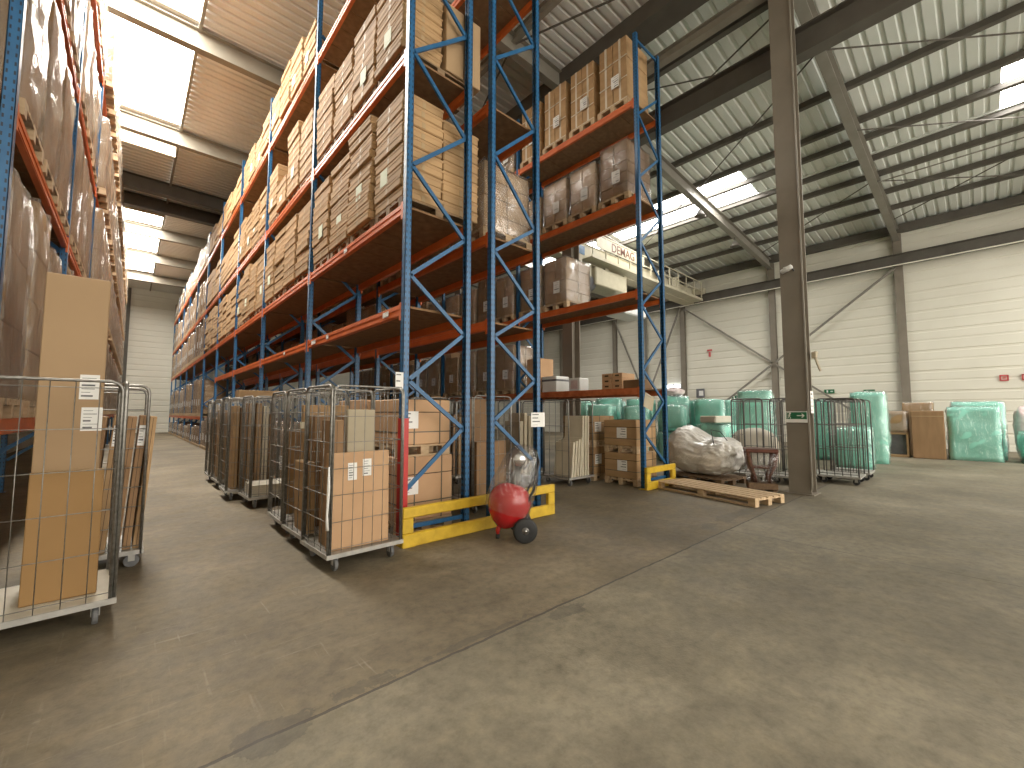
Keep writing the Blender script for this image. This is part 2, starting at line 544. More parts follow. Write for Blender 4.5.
# ------------------------------------------------------------------ camera
cam = bpy.data.cameras.new('camera')
cam_o = bpy.data.objects.new('camera', cam)
COL.objects.link(cam_o)
scene.camera = cam_o
F, YAW, PITCH, ROLL = 425.354, .734795, .0691747, .00099
cam.sensor_fit = 'HORIZONTAL'
cam.sensor_width = 36.
cam.lens = 36. * F / 1024.
cam.clip_end = 200.
fw = Vector((math.sin(YAW) * math.cos(PITCH), math.cos(YAW) * math.cos(PITCH), math.sin(PITCH)))
rt = Vector((math.cos(YAW), -math.sin(YAW), 0))
up = rt.cross(fw)
c_, s_ = math.cos(ROLL), math.sin(ROLL)
r2, u2 = c_ * rt + s_ * up, -s_ * rt + c_ * up
cam_o.matrix_world = Matrix(((r2.x, u2.x, -fw.x, 0), (r2.y, u2.y, -fw.y, 0), (r2.z, u2.z, -fw.z, 1.5), (0, 0, 0, 1)))

# ------------------------------------------------------------------ the hall
XL, XG, XW = -3.2, 9.15, 26.2          # left wall, gutter line, right wall
Y0, Y1 = -14., 43.2
ZL = 11.1
def deck_r(x): return 10.2 + .08 * (XW - x)

struct('floor', MB().box(((XL + XW) / 2, (Y0 + Y1) / 2, -.1), (XW - XL + .4, Y1 - Y0 + .4, .2)), M['floor'])

def rib_sheet(xa, xb, ya, yb, zf, pitch, depth, duty=.6, t=0):
    """trapezoidal sheet, ribs running along x; zf(x) is the height"""
    mb = MB()
    n = max(1, int(round((yb - ya) / pitch)))
    p = (yb - ya) / n
    prof = []
    for i in range(n):
        y = ya + i * p
        prof += [(y, 0), (y + p * duty, 0), (y + p * (duty + .08), depth), (y + p * .92, depth)]
    prof.append((yb, 0))
    vs = []
    for x in (xa, xb):
        vs += [(x, y, zf(x) + d) for y, d in prof]
    m = len(prof)
    mb.add(vs, [(i, m + i, m + i + 1, i + 1) for i in range(m - 1)])
    return mb

SKX = (-1.15, .87)
sky_l = [(7.7, 12.42), (12.9, 17.5), (18.05, 18.95), (25.7, 27.95), (28.4, 32.7), (33.2, 37.6)]
mb = rib_sheet(XL, SKX[0], Y0, Y1, lambda x: ZL, .26, .05)
a = rib_sheet(SKX[1], XG - .5, Y0, Y1, lambda x: ZL, .26, .05)
mb.add(a.v, a.f)
ys = [Y0] + [y for s in sky_l for y in s] + [Y1]
for i in range(0, len(ys), 2):
    if ys[i + 1] - ys[i] > .1:
        a = rib_sheet(SKX[0], SKX[1], ys[i], ys[i + 1], lambda x: ZL, .26, .05)
        mb.add(a.v, a.f)
struct('ceiling', mb, M['deck_left'])
wn = 1
for (a, b) in sky_l:
    struct('window_%d' % wn, rib_sheet(SKX[0], SKX[1], a, b, lambda x: ZL - .002, .26, .04), M['sky_left'])
    wn += 1
# right hall roof
SRX = (17.0, 19.3)
sky_r = [(-9.6, -.8), (5.9, 12.5), (12.9, 18.2)]
mb = rib_sheet(XG + .3, SRX[0], Y0, Y1, deck_r, .34, .045)
a = rib_sheet(SRX[1], XW + .1, Y0, Y1, deck_r, .34, .045)
mb.add(a.v, a.f)
ys = [Y0] + [y for s in sky_r for y in s] + [Y1]
for i in range(0, len(ys), 2):
    a = rib_sheet(SRX[0], SRX[1], ys[i], ys[i + 1], deck_r, .34, .045)
    mb.add(a.v, a.f)
struct('ceiling_right', mb, M['deck_right'])
for (a, b) in sky_r:
    struct('window_%d' % wn, rib_sheet(SRX[0], SRX[1], a, b, lambda x: deck_r(x) - .002, .34, .03), M['sky_right'])
    wn += 1

def clad(axis, pos, a, b, z1, side):
    """cladding with long horizontal flutes; axis 'x': wall in the plane x=pos running along y"""
    prof, z = [], 0.
    while z < z1:
        prof += [(z, 0.), (z + .22, 0.), (z + .235, .022), (z + .30, .022), (z + .315, 0.), (z + .62, 0.), (z + .635, .035), (z + .72, .035), (z + .735, 0)]
        z += .9
    prof = [(min(z, z1), d) for z, d in prof] + [(z1, 0)]
    mb = MB()
    vs = []
    for q in (a, b):
        vs += [((pos + side * d, q, z) if axis == 'x' else (q, pos + side * d, z)) for z, d in prof]
    m = len(prof)
    fs = [(i, i + 1, m + i + 1, m + i) for i in range(m - 1)]
    mb.add(vs, fs)
    return mb
struct('wall_right', clad('x', XW, Y0, Y1, 10.25, 1), M['wall_cream'])
struct('wall_back', clad('y', Y1, XL, XW, 11.6, 1), M['wall_cream'])
struct('wall_left', clad('x', XL, Y0, Y1, 11.2, -1), M['wall_cream'])

tn = 1
def trim(mb, mat, smooth=False):
    global tn
    o = struct('trim_%d' % tn, mb, mat, smooth)
    tn += 1
    return o
def ibeam(a, b, w, h, mat, t=.02):
    """I-section from a to b, a and b on the underside centre line"""
    a, b = Vector(a), Vector(b)
    mb = MB()
    d = (b - a).normalized()
    x = d.cross(Vector((0, 0, 1))).normalized()
    u = x.cross(d)
    for o, ww, hh in ((t / 2, w, t), (h / 2, t, h - 2 * t), (h - t / 2, w, t)):
        mb.bar(a + u * o, b + u * o, ww, hh)
    return trim(mb, mat)
# left hall: cross beams under the flat roof
for y in (-2.7, 2.4, 7.5, 12.65, 17.78, 28.18, 32.95, 38.05):
    ibeam((XL, y, 10.5), (8.7, y, 10.5), .22, .52, M['beam_left'])
for y in (22.4, 24.4):  # dark pair for one wide beam with its shadow built in
    ibeam((XL, y, 10.5), (8.7, y, 10.5), .32, .55, M['beam_dark'])
trim(MB().box((-.15, 24.95, 10.78), (2.04, .1, .5)), M['panel_white'])
trim(MB().box((-.15, 19.1, 10.9), (2.04, .08, .4)), M['panel_white'])
for x in (SKX[1] + .04, SKX[0] - .04):
    trim(MB().box((x, 14.6, ZL - .06), (.07, 57, .12)), M['beam_left'])
ibeam((6.8, Y0, 10.82), (6.8, Y1, 10.82), .14, .24, M['beam_left'])
# gutter between the halls
trim(MB().box((8.85, 14.6, 10.86), (.62, 57, .42)), M['beam_dark'])
trim(MB().box((9.3, 14.6, 11.3), (.3, 57, .7)), M['beam_dark'])
ibeam((9.45, Y0, 10.15), (9.45, Y1, 10.15), .2, .26, M['beam_left'])
# crane runway on the column line and along the right wall
ibeam((9.98, Y0, 8.82), (9.98, Y1, 8.82), .3, .58, M['beam_dark'], .03)
ibeam((25.75, Y0, 8.25), (25.75, Y1, 8.25), .3, .5, M['beam_dark'], .03)
trim(MB().box((25.62, 14.6, 8.235), (.05, 57, .05)), M['wall_cream'])
trim(MB().box((25.95, 14.6, 9.98), (.3, 57, .35)), M['beam_dark'])
# right hall rafters, purlins
for y in (-2.8, 2.3, 7.5, 12.6, 17.7, 22.8, 27.9, 33.):
    ibeam((9.75, y, deck_r(9.75) - .78), (26.0, y, deck_r(26.) - .78), .24, .5, M['beam_grey'], .025)
for x in (10.9, 12.9, 15.05, 16.85, 17.95, 19.35, 20.6, 22.2, 23.8):
    z = deck_r(x) - .2
    trim(MB().box((x, 14.6, z + .09), (.1, 57, .17)).box((x + .05, 14.6, z + .01), (.12, 57, .02)), M['beam_dark'])
for x in SRX:  # added strips that stop light leaking between the roof sheets
    trim(MB().box((x, 14.6, deck_r(x) + .02), (.14, 57, .11)), M['deck_right'])
# columns
def column(x, y, h, name='trim'):
    mb = MB()
    mb.box((x - .165, y, h / 2), (.03, .36, h)).box((x + .165, y, h / 2), (.03, .36, h)).box((x, y, h / 2), (.3, .02, h))
    mb.box((x, y, .01), (.46, .46, .02))
    return trim(mb, M['taupe'])
for y in (2.37, 8.0, 13.6, 19.2):
    column(9.575, y, 10.7)
trim(MB().tube([(9.37, 2.17, 0.1), (9.37, 2.17, 10.5)], .012, 6), M['beam_left'])
for y in (-2.8, 2.3, 7.5, 12.6, 17.7, 22.8, 27.9):
    mb = MB()
    mb.box((25.98, y, 4.9), (.02, .3, 9.8)).box((26.14, y, 4.9), (.02, .3, 9.8)).box((26.06, y, 4.9), (.16, .02, 9.8))
    trim(mb, M['taupe'])
for (ya, za, yb, zb) in ((12.5, 8.2, 7.6, 4.3), (2.4, 8.2, 7.4, 4.3), (7.4, 4.15, 2.5, .3), (7.6, 4.15, 12.5, .3), (12.7, 8.2, 15.15, 2.4), (17.6, 8.2, 15.15, 2.4)):
    trim(MB().bar((25.9, ya, za), (25.9, yb, zb), .09, .09), M['beam_grey'])
trim(MB().box((-.28, Y1 - .12, 5.5), (.22, .2, 11)), M['beam_dark'])
trim(MB().box((25.95, 15.15, 5.3), (.1, .16, 5.8)), M['beam_grey'])
trim(MB().bar((25.9, 12.6, 3.1), (25.9, 22.8, 3.1), .06, .08), M['beam_grey'])
# wind bracing rods under the right roof
def zr(x): return deck_r(x) - .34
for (xa, ya, xb, yb) in ((12.9, 2.4, 16.9, 7.4), (16.9, 2.4, 20.6, -2.7), (12.9, 2.4, 16.9, -2.7), (20.6, 2.4, 24.5, -2.7), (20.6, 2.4, 24.5, 7.4),
                         (16.9, 7.6, 20.6, 12.5), (10.9, 2.4, 12.9, 7.4), (20.6, -2.7, 24.5, 2.2), (10.4, 7.4, 13., 2.4)):
    trim(MB().tube([(xa, ya, zr(xa)), (xb, yb, zr(xb))], .022, 6), M['beam_dark'])
for (xa, ya, xb, yb) in ((6.8, 7.4, 8.6, 2.5), (4.2, 7.4, 6.8, 2.5), (6.8, 7.6, 8.6, 12.5)):
    trim(MB().tube([(xa, ya, 10.75), (xb, yb, 10.75)], .025, 6), M['beam_dark'])
for (a, b) in (((20.6, 2.3), (20.6, -12)),):
    trim(MB().tube([(a[0], a[1], zr(20.6) - .1), (b[0], b[1], zr(20.6) - .1)], .025, 6), M['beam_grey'])
# lit window low on the right wall
mb = MB().box((26.1, 13.3, 2.6), (.06, .95, 1.5))
struct('window_%d' % wn, mb, M['window_day'])
wn += 1
mb = MB()
for dy in (-.5, .5, 0): mb.box((26.06, 13.3 + dy, 2.6), (.08, .05, 1.6))
for dz in (-.78, .78): mb.box((26.06, 13.3, 2.6 + dz), (.08, 1.05, .05))
trim(mb, M['beam_grey'])

# ------------------------------------------------------------------ pallet racks
BAY = 3.7
POST_H = 9.7
def make_rack(name, label, x_face, x_back, y0, nbays, levels, bays_of, brace_nodes, low_mat=None):
    """x_face, x_back: centre lines of the two rows of posts; levels: beam-top heights; bays_of(level) -> bays that have it"""
    root = thing(name, label, 'pallet rack', ((x_face + x_back) / 2, y0, 0))
    hw = abs(x_back - x_face) / 2
    post_me = None
    for b in range(nbays + 1):
        for sx in (-1, 1):
            if post_me is None:
                p = MB()
                # C-section upright, open to the inside of the frame, with a foot plate
                p.box((-.037, 0, POST_H / 2), (.006, .084, POST_H)).box((.0, -.039, POST_H / 2), (.08, .006, POST_H)).box((.0, .039, POST_H / 2), (.08, .006, POST_H))
                p.box((.037, -.03, POST_H / 2), (.006, .024, POST_H)).box((.037, .03, POST_H / 2), (.006, .024, POST_H))
                p.box((0, 0, .004), (.14, .14, .008))
                o = p.build('post', M['blue'], root)
                post_me = o.data
            else:
                o = bpy.data.objects.new('post', post_me)
                COL.objects.link(o)
                o.parent = root
            o.location = (sx * hw, b * BAY, 0)
            o.rotation_euler = (0, 0, 0 if sx < 0 else math.pi)
        # frame bracing
        L, Rr = brace_nodes
        seq = sorted([(z, -1) for z in L] + [(z, 1) for z in Rr])
        pts = [(s * (hw - .05), z) for z, s in seq]
        if b == 0:
            for i in range(len(pts) - 1):
                mb = MB().bar((pts[i][0], 0, pts[i][1]), (pts[i + 1][0], 0, pts[i + 1][1]), .03, .05)
                mb.build('brace', M['blue_plain'], root)
            MB().bar((-hw + .05, 0, .16), (hw - .05, 0, .16), .03, .05).build('brace', M['blue_plain'], root)
            MB().bar((-hw + .05, 0, POST_H - .12), (hw - .05, 0, POST_H - .12), .03, .05).build('brace', M['blue_plain'], root)
        else:
            mb = MB()
            for i in range(len(pts) - 1):
                mb.bar((pts[i][0], 0, pts[i][1]), (pts[i + 1][0], 0, pts[i + 1][1]), .03, .05)
            mb.build('brace', M['blue_plain'], root, loc=(0, b * BAY, 0))
    cache = {}
    for li, z in enumerate(levels):
        worn = low_mat and li == 0
        for b in bays_of(li):
            for sx in (-1, 1):
                key = ('b', worn, sx)
                if key not in cache:
                    mb = MB()
                    ln = BAY - .1
                    mb.box((0, 0, -.07), (.05, ln, .14))
                    mb.box((sx * .028, 0, -.03), (.012, ln, .05)).box((sx * .028, 0, -.118), (.012, ln, .028))
                    for e in (-1, 1):
                        mb.box((sx * .03, e * (ln / 2 - .012), -.09), (.022, .05, .22))
                    cache[key] = mb.build('beam', M['orange_worn'] if worn else M['orange'], root)
                    o = cache[key]
                else:
                    o = bpy.data.objects.new('beam', cache[key].data)
                    COL.objects.link(o)
                    o.parent = root
                o.location = (sx * hw, (b + .5) * BAY, z)
            if 'd' not in cache:
                mb = MB()
                n = 8
                ln = BAY - .12
                for k in range(n):
                    mb.box((0, -ln / 2 + ln * (k + .5) / n, 0), (2 * hw - .06, ln / n - .012, .028))
                cache['d'] = mb.build('shelf_board', M['deck'], root)
                o = cache['d']
            else:
                o = bpy.data.objects.new('shelf_board', cache['d'].data)
                COL.objects.link(o)
                o.parent = root
            o.location = (0, (b + .5) * BAY, z - .016)
    return root

RY = 4.64
LV = [2.83, 4.1, 6.1, 8.42]
NA = 10
rackA = make_rack('pallet_rack', 'long blue and orange pallet rack facing the left aisle, stacked with flat cartons', 2.45, 3.36, RY, NA, LV + [1.35],
                  lambda l: range(4) if l == 0 else range(5, NA) if l == 4 else range(NA), ([.6, 1.9, 3.2, 4.6, 6.1, 7.5, 8.9], [1.3, 2.55, 3.85, 5.3, 6.8, 8.2]))
rackB = make_rack('pallet_rack', 'blue pallet rack back to back with the long one, standing behind the red tank', 3.79, 4.71, RY, 6, LV,
                  lambda l: range(6), ([1.4, 2.6, 3.85, 5.3, 6.8, 8.2], [.75, 2.0, 3.1, 4.4, 6.05, 7.5, 8.9]))
LC = [2.03, 4.06, 6.1, 8.22]
rackC = make_rack('pallet_rack', 'right-hand blue pallet rack whose four orange shelves hold film-wrapped loads', 7.76, 8.67, RY, 4, LC,
                  lambda l: range(4), ([1.1, 2.4, 3.75, 5.1, 6.5, 7.9], [.45, 1.75, 3.1, 4.4, 5.8, 7.2, 8.6]), True)
LLV = [1.45, 4.02, 6.3, 8.8]
rackL = make_rack('pallet_rack', 'left blue pallet rack at the picture edge, full of crumpled clear-wrapped pallets', -1.78, -.82, 5.15, 9, LLV,
                  lambda l: range(9), ([.6, 1.9, 3.2, 4.6, 6.1, 7.5, 8.9], [1.3, 2.55, 3.85, 5.3, 6.8, 8.2]))
SKEW = R(.55)
rackL.rotation_euler = (0, 0, -SKEW)
# red sleeve painted on the corner post
o = MB().box((0, 0, .76), (.092, .096, 1.36)).build('post_sleeve', M['red'], rackA, loc=(-.455, 0, 0))
o['label'] = 'red painted lower length of the corner post'
# beam labels
for (y, z, w) in ((.45, 2.76, .16), (2.6, 2.76, .1), (3.3, 2.76, .22), (1.9, 4.03, .12), (5.2, 2.76, .1)):
    label_mb((-.497, y, z), w, .07, '-x', lines=2, seed=int(y * 10)).build('label', [M['paper'], M['print']], rackA)

# yellow end guards
def guard(label, x0, x1, y, h=.44):
    g = thing('rack_guard', label, 'rack guard', ((x0 + x1) / 2, y, 0))
    w = x1 - x0
    MB().cbox((0, 0, h - .06), (w, .07, .12), .012).build('top_rail', M['yellow'], g)
    MB().cbox((0, 0, .075), (w, .07, .15), .012).build('bottom_rail', M['yellow'], g)
    for s in (-1, 1):
        MB().cbox((s * (w / 2 - .07), 0, (h - .12 + .15) / 2), (.14, .066, h - .27), .01).build('upright', M['yellow'], g)
        MB().cbox((s * (w / 2 - .06), .2, h / 2), (.1, .33, h), .012).build('return_leg', M['yellow'], g) if False else None
        MB().box((s * (w / 2 - .09), .07, .006), (.16, .2, .012)).build('foot_plate', M['yellow'], g)
    return g
guard('wide yellow steel guard rail across the end of the double rack, behind the red tank', 2.33, 4.84, 4.42)
g = guard('short yellow steel guard on the end of the right-hand rack, beside the long pallet', 7.6, 8.75, 4.5)

# ------------------------------------------------------------------ papers hung on the posts
def sheet(name, label, cat, c, w, h, rot=0., tilt=0., lines=6, mat='paper', axis='-y', seed=3):
    mb = label_mb((0, 0, 0), w, h, axis, lines=lines, seed=seed)
    o = mb.build(name, [M[mat], M['print']])
    o.location = c
    o.rotation_euler = (0, tilt, rot)
    return tag(o, label, cat)
sheet('notice', 'white printed notice on the blue post just above the red tank', 'notice', (4.69, 4.595, 1.405), .3, .22, lines=4)
sheet('notice', 'narrow white paper hanging beside the red painted corner post', 'notice', (2.365, 4.595, 1.88), .1, .21, lines=3, seed=5)
sheet('notice', 'grey tilted cardboard tag tied to the left post of the right-hand rack', 'notice', (7.93, 4.59, 1.74), .36, .3, tilt=.3, lines=1, mat='carton_fawn', seed=9)

# ------------------------------------------------------------------ flat cartons stacked on the long rack
TIER = {1: 'lowest loaded tier', 2: 'middle tier', 3: 'top tier'}
carton_variants = {}
def carton_mesh(t, v, lab):
    key = (round(t, 3), v, lab)
    if key in carton_variants:
        return carton_variants[key]
    rnd = random.Random(hash(key) % 1000)
    mb = MB()
    w, d = .60, .79           # x, y
    mb.cbox((0, 0, t / 2), (w, d, t), .014)
    # lid edge: a shallow lip round the carton, and a tape strip over the end seam
    mb.box((0, 0, t - .036), (w + .008, d + .008, .03))
    mb.box((-w / 2 - .001, 0, t * .5), (.004, .05, t * .8), 1)
    mb.box((0, -d / 2 - .001, t * .5), (.05, .004, t * .8), 1)
    me = mb.build('carton', [M['carton'], M['tape']])
    carton_variants[key] = me
    return me
def new_carton(t, v, lab):
    key = (round(t, 3), v, lab)
    if key not in carton_variants:
        return carton_mesh(t, v, lab)
    o = carton_variants[key].copy()
    COL.objects.link(o)
    return o
label_me = None
stuff = MB()
def stack_box(mb, c, w, d, h, n, rnd):
    t = h / n
    for k in range(n):
        ox, oy = rnd.uniform(-.02, .02), rnd.uniform(-.02, .02)
        mb.cbox((c[0] + ox, c[1] + oy, c[2] + t * (k + .5)), (w, d, t), .012)
pallet_proto = None
def add_pallet(c, label, group, rz=0., size=(1.1, .86)):
    global pallet_proto
    if pallet_proto is None:
        o = pallet_mb(1.1, .8).build('pallet', M['wood_shaded'])
        pallet_proto = o
    else:
        o = pallet_proto.copy()
        COL.objects.link(o)
    o.location = c
    o.rotation_euler = (0, 0, rz)
    tag(o, label, 'pallet', group)
    return o

ncart = 0
rnd = random.Random(11)
for b in range(5):
    for lv in (1, 2, 3):
        if b == 0 and lv == 3:
            continue
        for s in range(4):
            yb = RY + b * BAY + .1 + .44 + .875 * s
            z = LV[lv] + .002
            si = b * 4 + s
            sname = ORD[si] if si < len(ORD) else '%dth' % (si + 1)
            h = {1: rnd.uniform(1.36, 1.52), 2: rnd.uniform(1.05, 1.3), 3: rnd.uniform(.78, .98)}[lv]
            if lv == 2 and b == 1 and s == 2: h = .62
            if lv == 2 and b == 1 and s == 1: h = 1.45
            t = rnd.choice((.128, .142, .155))
            n = max(3, int(round(h / t)))
            if b < 3:
                add_pallet((3.0, yb, z), 'wooden pallet under the %s carton stack from the end, long rack %s' % (sname, TIER[lv]), 'pallets under the flat cartons')
            else:
                pass
            zc = z + .144
            xc = 2.72
            if b < 3 and ncart + n <= 300:
                labk = n // 3 if rnd.random() < .85 else -1
                sk = (rnd.uniform(-.02, .02), rnd.uniform(-.015, .015))
                for k in range(n):
                    o = new_carton(t, 0, 0)
                    o.location = (xc + sk[0] + rnd.uniform(-.018, .018), yb + sk[1] + rnd.uniform(-.012, .012), zc + k * t)
                    o.rotation_euler = (0, 0, rnd.uniform(-.018, .018))
                    tag(o, 'flat carton, %s up in the %s stack from the end, long rack %s' % (ORD[k], sname, TIER[lv]), 'carton', 'flat cartons on the long rack')
                    ncart += 1
                    if k == labk:
                        if label_me is None:
                            lo = MB().box((-.3055, .1, .005), (.004, .2, .22)).build('label', M['paper_green'], o)
                            label_me = lo.data
                        else:
                            lo = bpy.data.objects.new('label', label_me)
                            COL.objects.link(lo)
                            lo.parent = o
                        lo['label'] = 'pale green paper label'
                        lo.location = (0, rnd.uniform(-.2, .1), 0)
            else:
                stack_box(stuff, (xc, yb, zc), .6, .82, n * t, n, rnd)
                pallet_b = pallet_mb(1.1, .86)
                add_pallet((3.0, yb, z), 'wooden pallet under the %s carton stack from the end, long rack %s' % (sname, TIER[lv]), 'pallets under the flat cartons') if b >= 3 else None
# the inner stacks seen from the end of the rack
for lv, n, t in ((1, 9, .145),):
    for k in range(n):
        o = new_carton(t, 0, 0)
        o.location = (3.35, RY + .54, LV[lv] + .146 + k * t)
        o.rotation_euler = (0, 0, rnd.uniform(-.01, .01))
        tag(o, 'flat carton, %s up in the inner stack seen through the end frame' % ORD[k], 'carton', 'flat cartons on the long rack')
        ncart += 1
o = stuff.build('carton', M['carton'])
tag(o, 'far flat brown cartons stacked along the long rack', 'carton', 'flat cartons on the long rack', 'stuff')
o = MB().cbox((0, 0, .5), (.6, .86, 1.0), .01).box((0, -.431, .5), (.012, .004, 1.), 1).build('carton', [M['carton_plain'], M['gap']])
o.location = (3.35, RY + .53, LV[2] + .148)
tag(o, 'large plain carton beside the first stack, middle tier at the rack end', 'carton')

# ------------------------------------------------------------------ wrapped pallet loads
def load_proto(name, sx, sy, h, nx, ny, nz, film_mat, box_mat, seed, tape=False, paper=True, amp=.02):
    """returns the parts of a film-wrapped pallet load as a prototype thing (base at z=0)"""
    rnd = random.Random(seed)
    root = bpy.data.objects.new(name, None)
    COL.objects.link(root)
    root.empty_display_size = .1
    pallet_mb(sx, sy).build('pallet', M['wood'], root)
    mb = MB()
    bx, by, bz = (sx - .06) / nx, (sy - .06) / ny, (h - .15) / nz
    for i in range(nx):
        for j in range(ny):
            for k in range(nz):
                if k == nz - 1 and rnd.random() < .12 and nz > 3:
                    continue
                c = ((i + .5) * bx - (sx - .06) / 2, (j + .5) * by - (sy - .06) / 2, .146 + (k + .5) * bz)
                mb.cbox(c, (bx - rnd.uniform(.004, .03), by - rnd.uniform(.004, .03), bz - .004), .01)
                if tape:
                    mb.box((c[0] - bx / 2 + .008, c[1], c[2]), (.012, .05, bz * .98), 1)
                    mb.box((c[0] - bx / 2 + .008, c[1], c[2] - bz / 2 + .03), (.0125, by * .96, .02), 1)
    mb.build('cartons', [M[box_mat], M['tape_white']], root)
    if film_mat:
        fb = soft_box(sx - .01, sy - .01, h - .06, 7, amp, seed, taper=.02)
        o = fb.build('film', M[film_mat], root, True)
        o.location = (0, 0, .09)
    if paper:
        label_mb((-sx / 2 - .024, -sy * .12, .146 + h * .3), .2, .28, '-x', lines=5, seed=seed).build('label', [M['paper'], M['print']], root)
    return root

def load_family(specs):
    out = []
    for sp in specs:
        r = load_proto('wrapped_load', *sp)
        out.append([r, tree_of(r), False])
    return out
tall = load_family([(1.0, .8, 1.65, 2, 2, 6, 'film', 'carton', 21), (1.0, .82, 1.5, 2, 2, 5, 'film_milky', 'carton', 22), (1.0, .8, 1.75, 1, 2, 7, 'film', 'carton_dark', 23)])
mid = load_family([(1.0, .8, 1.2, 2, 2, 4, 'film_milky', 'carton', 31), (1.0, .78, 1.35, 2, 2, 5, 'film', 'carton_dark', 32), (1.0, .8, 1.05, 2, 1, 4, 'film', 'carton', 33)])
tapedf = load_family([(.95, .8, 1.62, 1, 2, 3, None, 'carton', 41, True), (.95, .76, 1.6, 1, 2, 4, None, 'carton', 42, True)])
heavy = load_family([(1.0, .95, 1.75, 1, 2, 3, 'film_heavy', 'carton_dark', 51, False, False, .045), (1.0, .9, 1.9, 1, 1, 4, 'film_heavy', 'carton', 52, False, False, .05)])
big = load_family([(1.0, 1.0, 1.95, 1, 2, 2, 'film_heavy', 'carton_dark', 61, False, False, .05)])
small = load_family([(1.0, .8, 1.3, 2, 2, 3, 'film', 'carton_dark', 71), (1.0, .82, 1.15, 1, 2, 2, 'film_milky', 'carton', 72)])
def put(fam, i, loc, label, group, rz=0., sc=(1, 1, 1)):
    f = fam[i % len(fam)]
    if not f[2]:
        o = f[0]
        f[2] = True
        f.append(o)
    else:
        o = copy_tree(f[0], f[1])
    o.location = loc
    o.rotation_euler = (0, 0, rz)
    o.scale = sc
    tag(o, label, 'wrapped pallet load', group)
    return o
def sp(b, s, y0=RY):
    return y0 + b * BAY + .1 + .44 + .875 * s
BN = ['end', 'second', 'third', 'fourth', 'fifth', 'sixth', 'seventh', 'eighth', 'ninth', 'tenth']
SN = ['first', 'second', 'third', 'fourth']
rnd = random.Random(5)
# long rack, far bays
for b in range(5, 10):
    for lv, fam in ((1, tall), (2, tall), (3, mid)):
        for s in range(4):
            put(fam, rnd.randrange(3), (2.9 + rnd.uniform(-.03, .03), sp(b, s), LV[lv] + .002),
                '%s far wrapped load of the %s bay, %s of the long rack' % (SN[s], BN[b], TIER[lv]), 'wrapped loads far down the long rack')
# low goods in the far bays
for b in range(5, 10):
    for s in range(4):
        put(tall, rnd.randrange(3), (2.9, sp(b, s), 1.352), '%s wrapped load of the %s bay, lowest shelf of the long rack' % (SN[s], BN[b]), 'wrapped loads on the lowest far shelf')
for b in range(5, 10):
    for s in range(4):
        put(small, rnd.randrange(2), (2.9, sp(b, s), .002), '%s low wrapped load on the floor in the %s bay of the long rack' % (SN[s], BN[b]), 'wrapped loads on the floor of the far bays', sc=(1, 1, .7))
# dark goods behind the cages, on the floor and the low shelf
for b in (1, 2, 3, 4):
    for s in range(0, 4, 1):
        put(small, s, (2.9, sp(b, s), .002), '%s wrapped load on the floor in the %s bay, behind the wire cages' % (SN[s], BN[b]), 'wrapped loads behind the wire cages')
# rack B
for b in range(0, 3):
    for s in range(4):
        put(tall if b else mid, s, (4.25, sp(b, s), LV[1] + .002), '%s wrapped load of the %s bay, back-to-back rack above the red tank' % (SN[s], BN[b]), 'wrapped loads on the back-to-back rack')
for b in (1, 2, 3, 4, 5):  # loads added to keep the inside of the racks dark
    for s in range(4):
        put(mid, s, (4.25, sp(b, s), LV[0] + .002), '%s added load darkening the low shelf in the %s bay of the back-to-back rack' % (SN[s], BN[b]), 'added loads darkening the low shelf of the back-to-back rack', sc=(1, 1, .82))
for b in (1, 2, 3, 4, 5):  # further loads added at floor level as a dark backdrop
    for s in range(4):
        put(small, s + 1, (4.25, sp(b, s), .002), '%s added floor load, dark backdrop in the %s bay under the back-to-back rack' % (SN[s], BN[b]), 'floor loads added as dark backdrop')
# rack C
CT = {0: 'low shelf', 1: 'second shelf', 2: 'third shelf', 3: 'top shelf'}
for b in range(0, 4):
    for lv in range(4):
        for s in range(4):
            if b == 0 and (lv == 0 or (lv == 1 and s < 2)):
                continue
            if b == 3 and lv in (2, 3):
                continue
            if lv == 3 and b == 0:
                f, i, h = tapedf, (0, 1, 0, 1)[s], (1, 1, 1)
            elif lv == 2 and b == 0:
                f, i, h = mid, (1, 0, 0, 2)[s], (1, 1, 1.0)
            elif lv == 1:
                f, i, h = mid, (0, 1, 0, 0)[s], (1, 1, 1.05)
            else:
                f, i, h = tall, rnd.randrange(2), (1, 1, .9)
            put(f, i, (8.2, sp(b, s) + (.04 if b == 0 else 0), LC[lv] + .002), '%s wrapped load of the %s bay, %s of the right-hand rack' % (SN[s - 2 if (b == 0 and lv == 1) else s], BN[b], CT[lv]), 'wrapped loads on the right-hand rack', sc=h)
# left rack (it stands very slightly askew)
for b in range(0, 9):
    for lv in range(4):
        if lv == 3 and b == 0: continue
        for s in range(3):
            f = big if (b < 3 and lv == 1) else heavy
            h = 1.0
            if lv == 0: h = 1.2
            if lv == 3: h = .8
            ox, oy = .06 + (.12 if b > 1 else 0), b * BAY + .68 + 1.16 * s
            put(f, (b + s) % 2, (-1.30 + ox * math.cos(SKEW) + oy * math.sin(SKEW), 5.15 - ox * math.sin(SKEW) + oy * math.cos(SKEW), LLV[lv] + .002), '%s clear-wrapped load of the %s bay, %s of the left rack' % (SN[s], BN[b], ('low shelf', 'second shelf', 'third shelf', 'top shelf')[lv]),
                'crumpled clear-wrapped loads on the left rack', -SKEW, sc=(.95, 1, h))
for fam in (tall, mid, tapedf, heavy, big, small):
    for f in fam:
        if not f[2]: print('UNUSED PROTO', f[0].name)

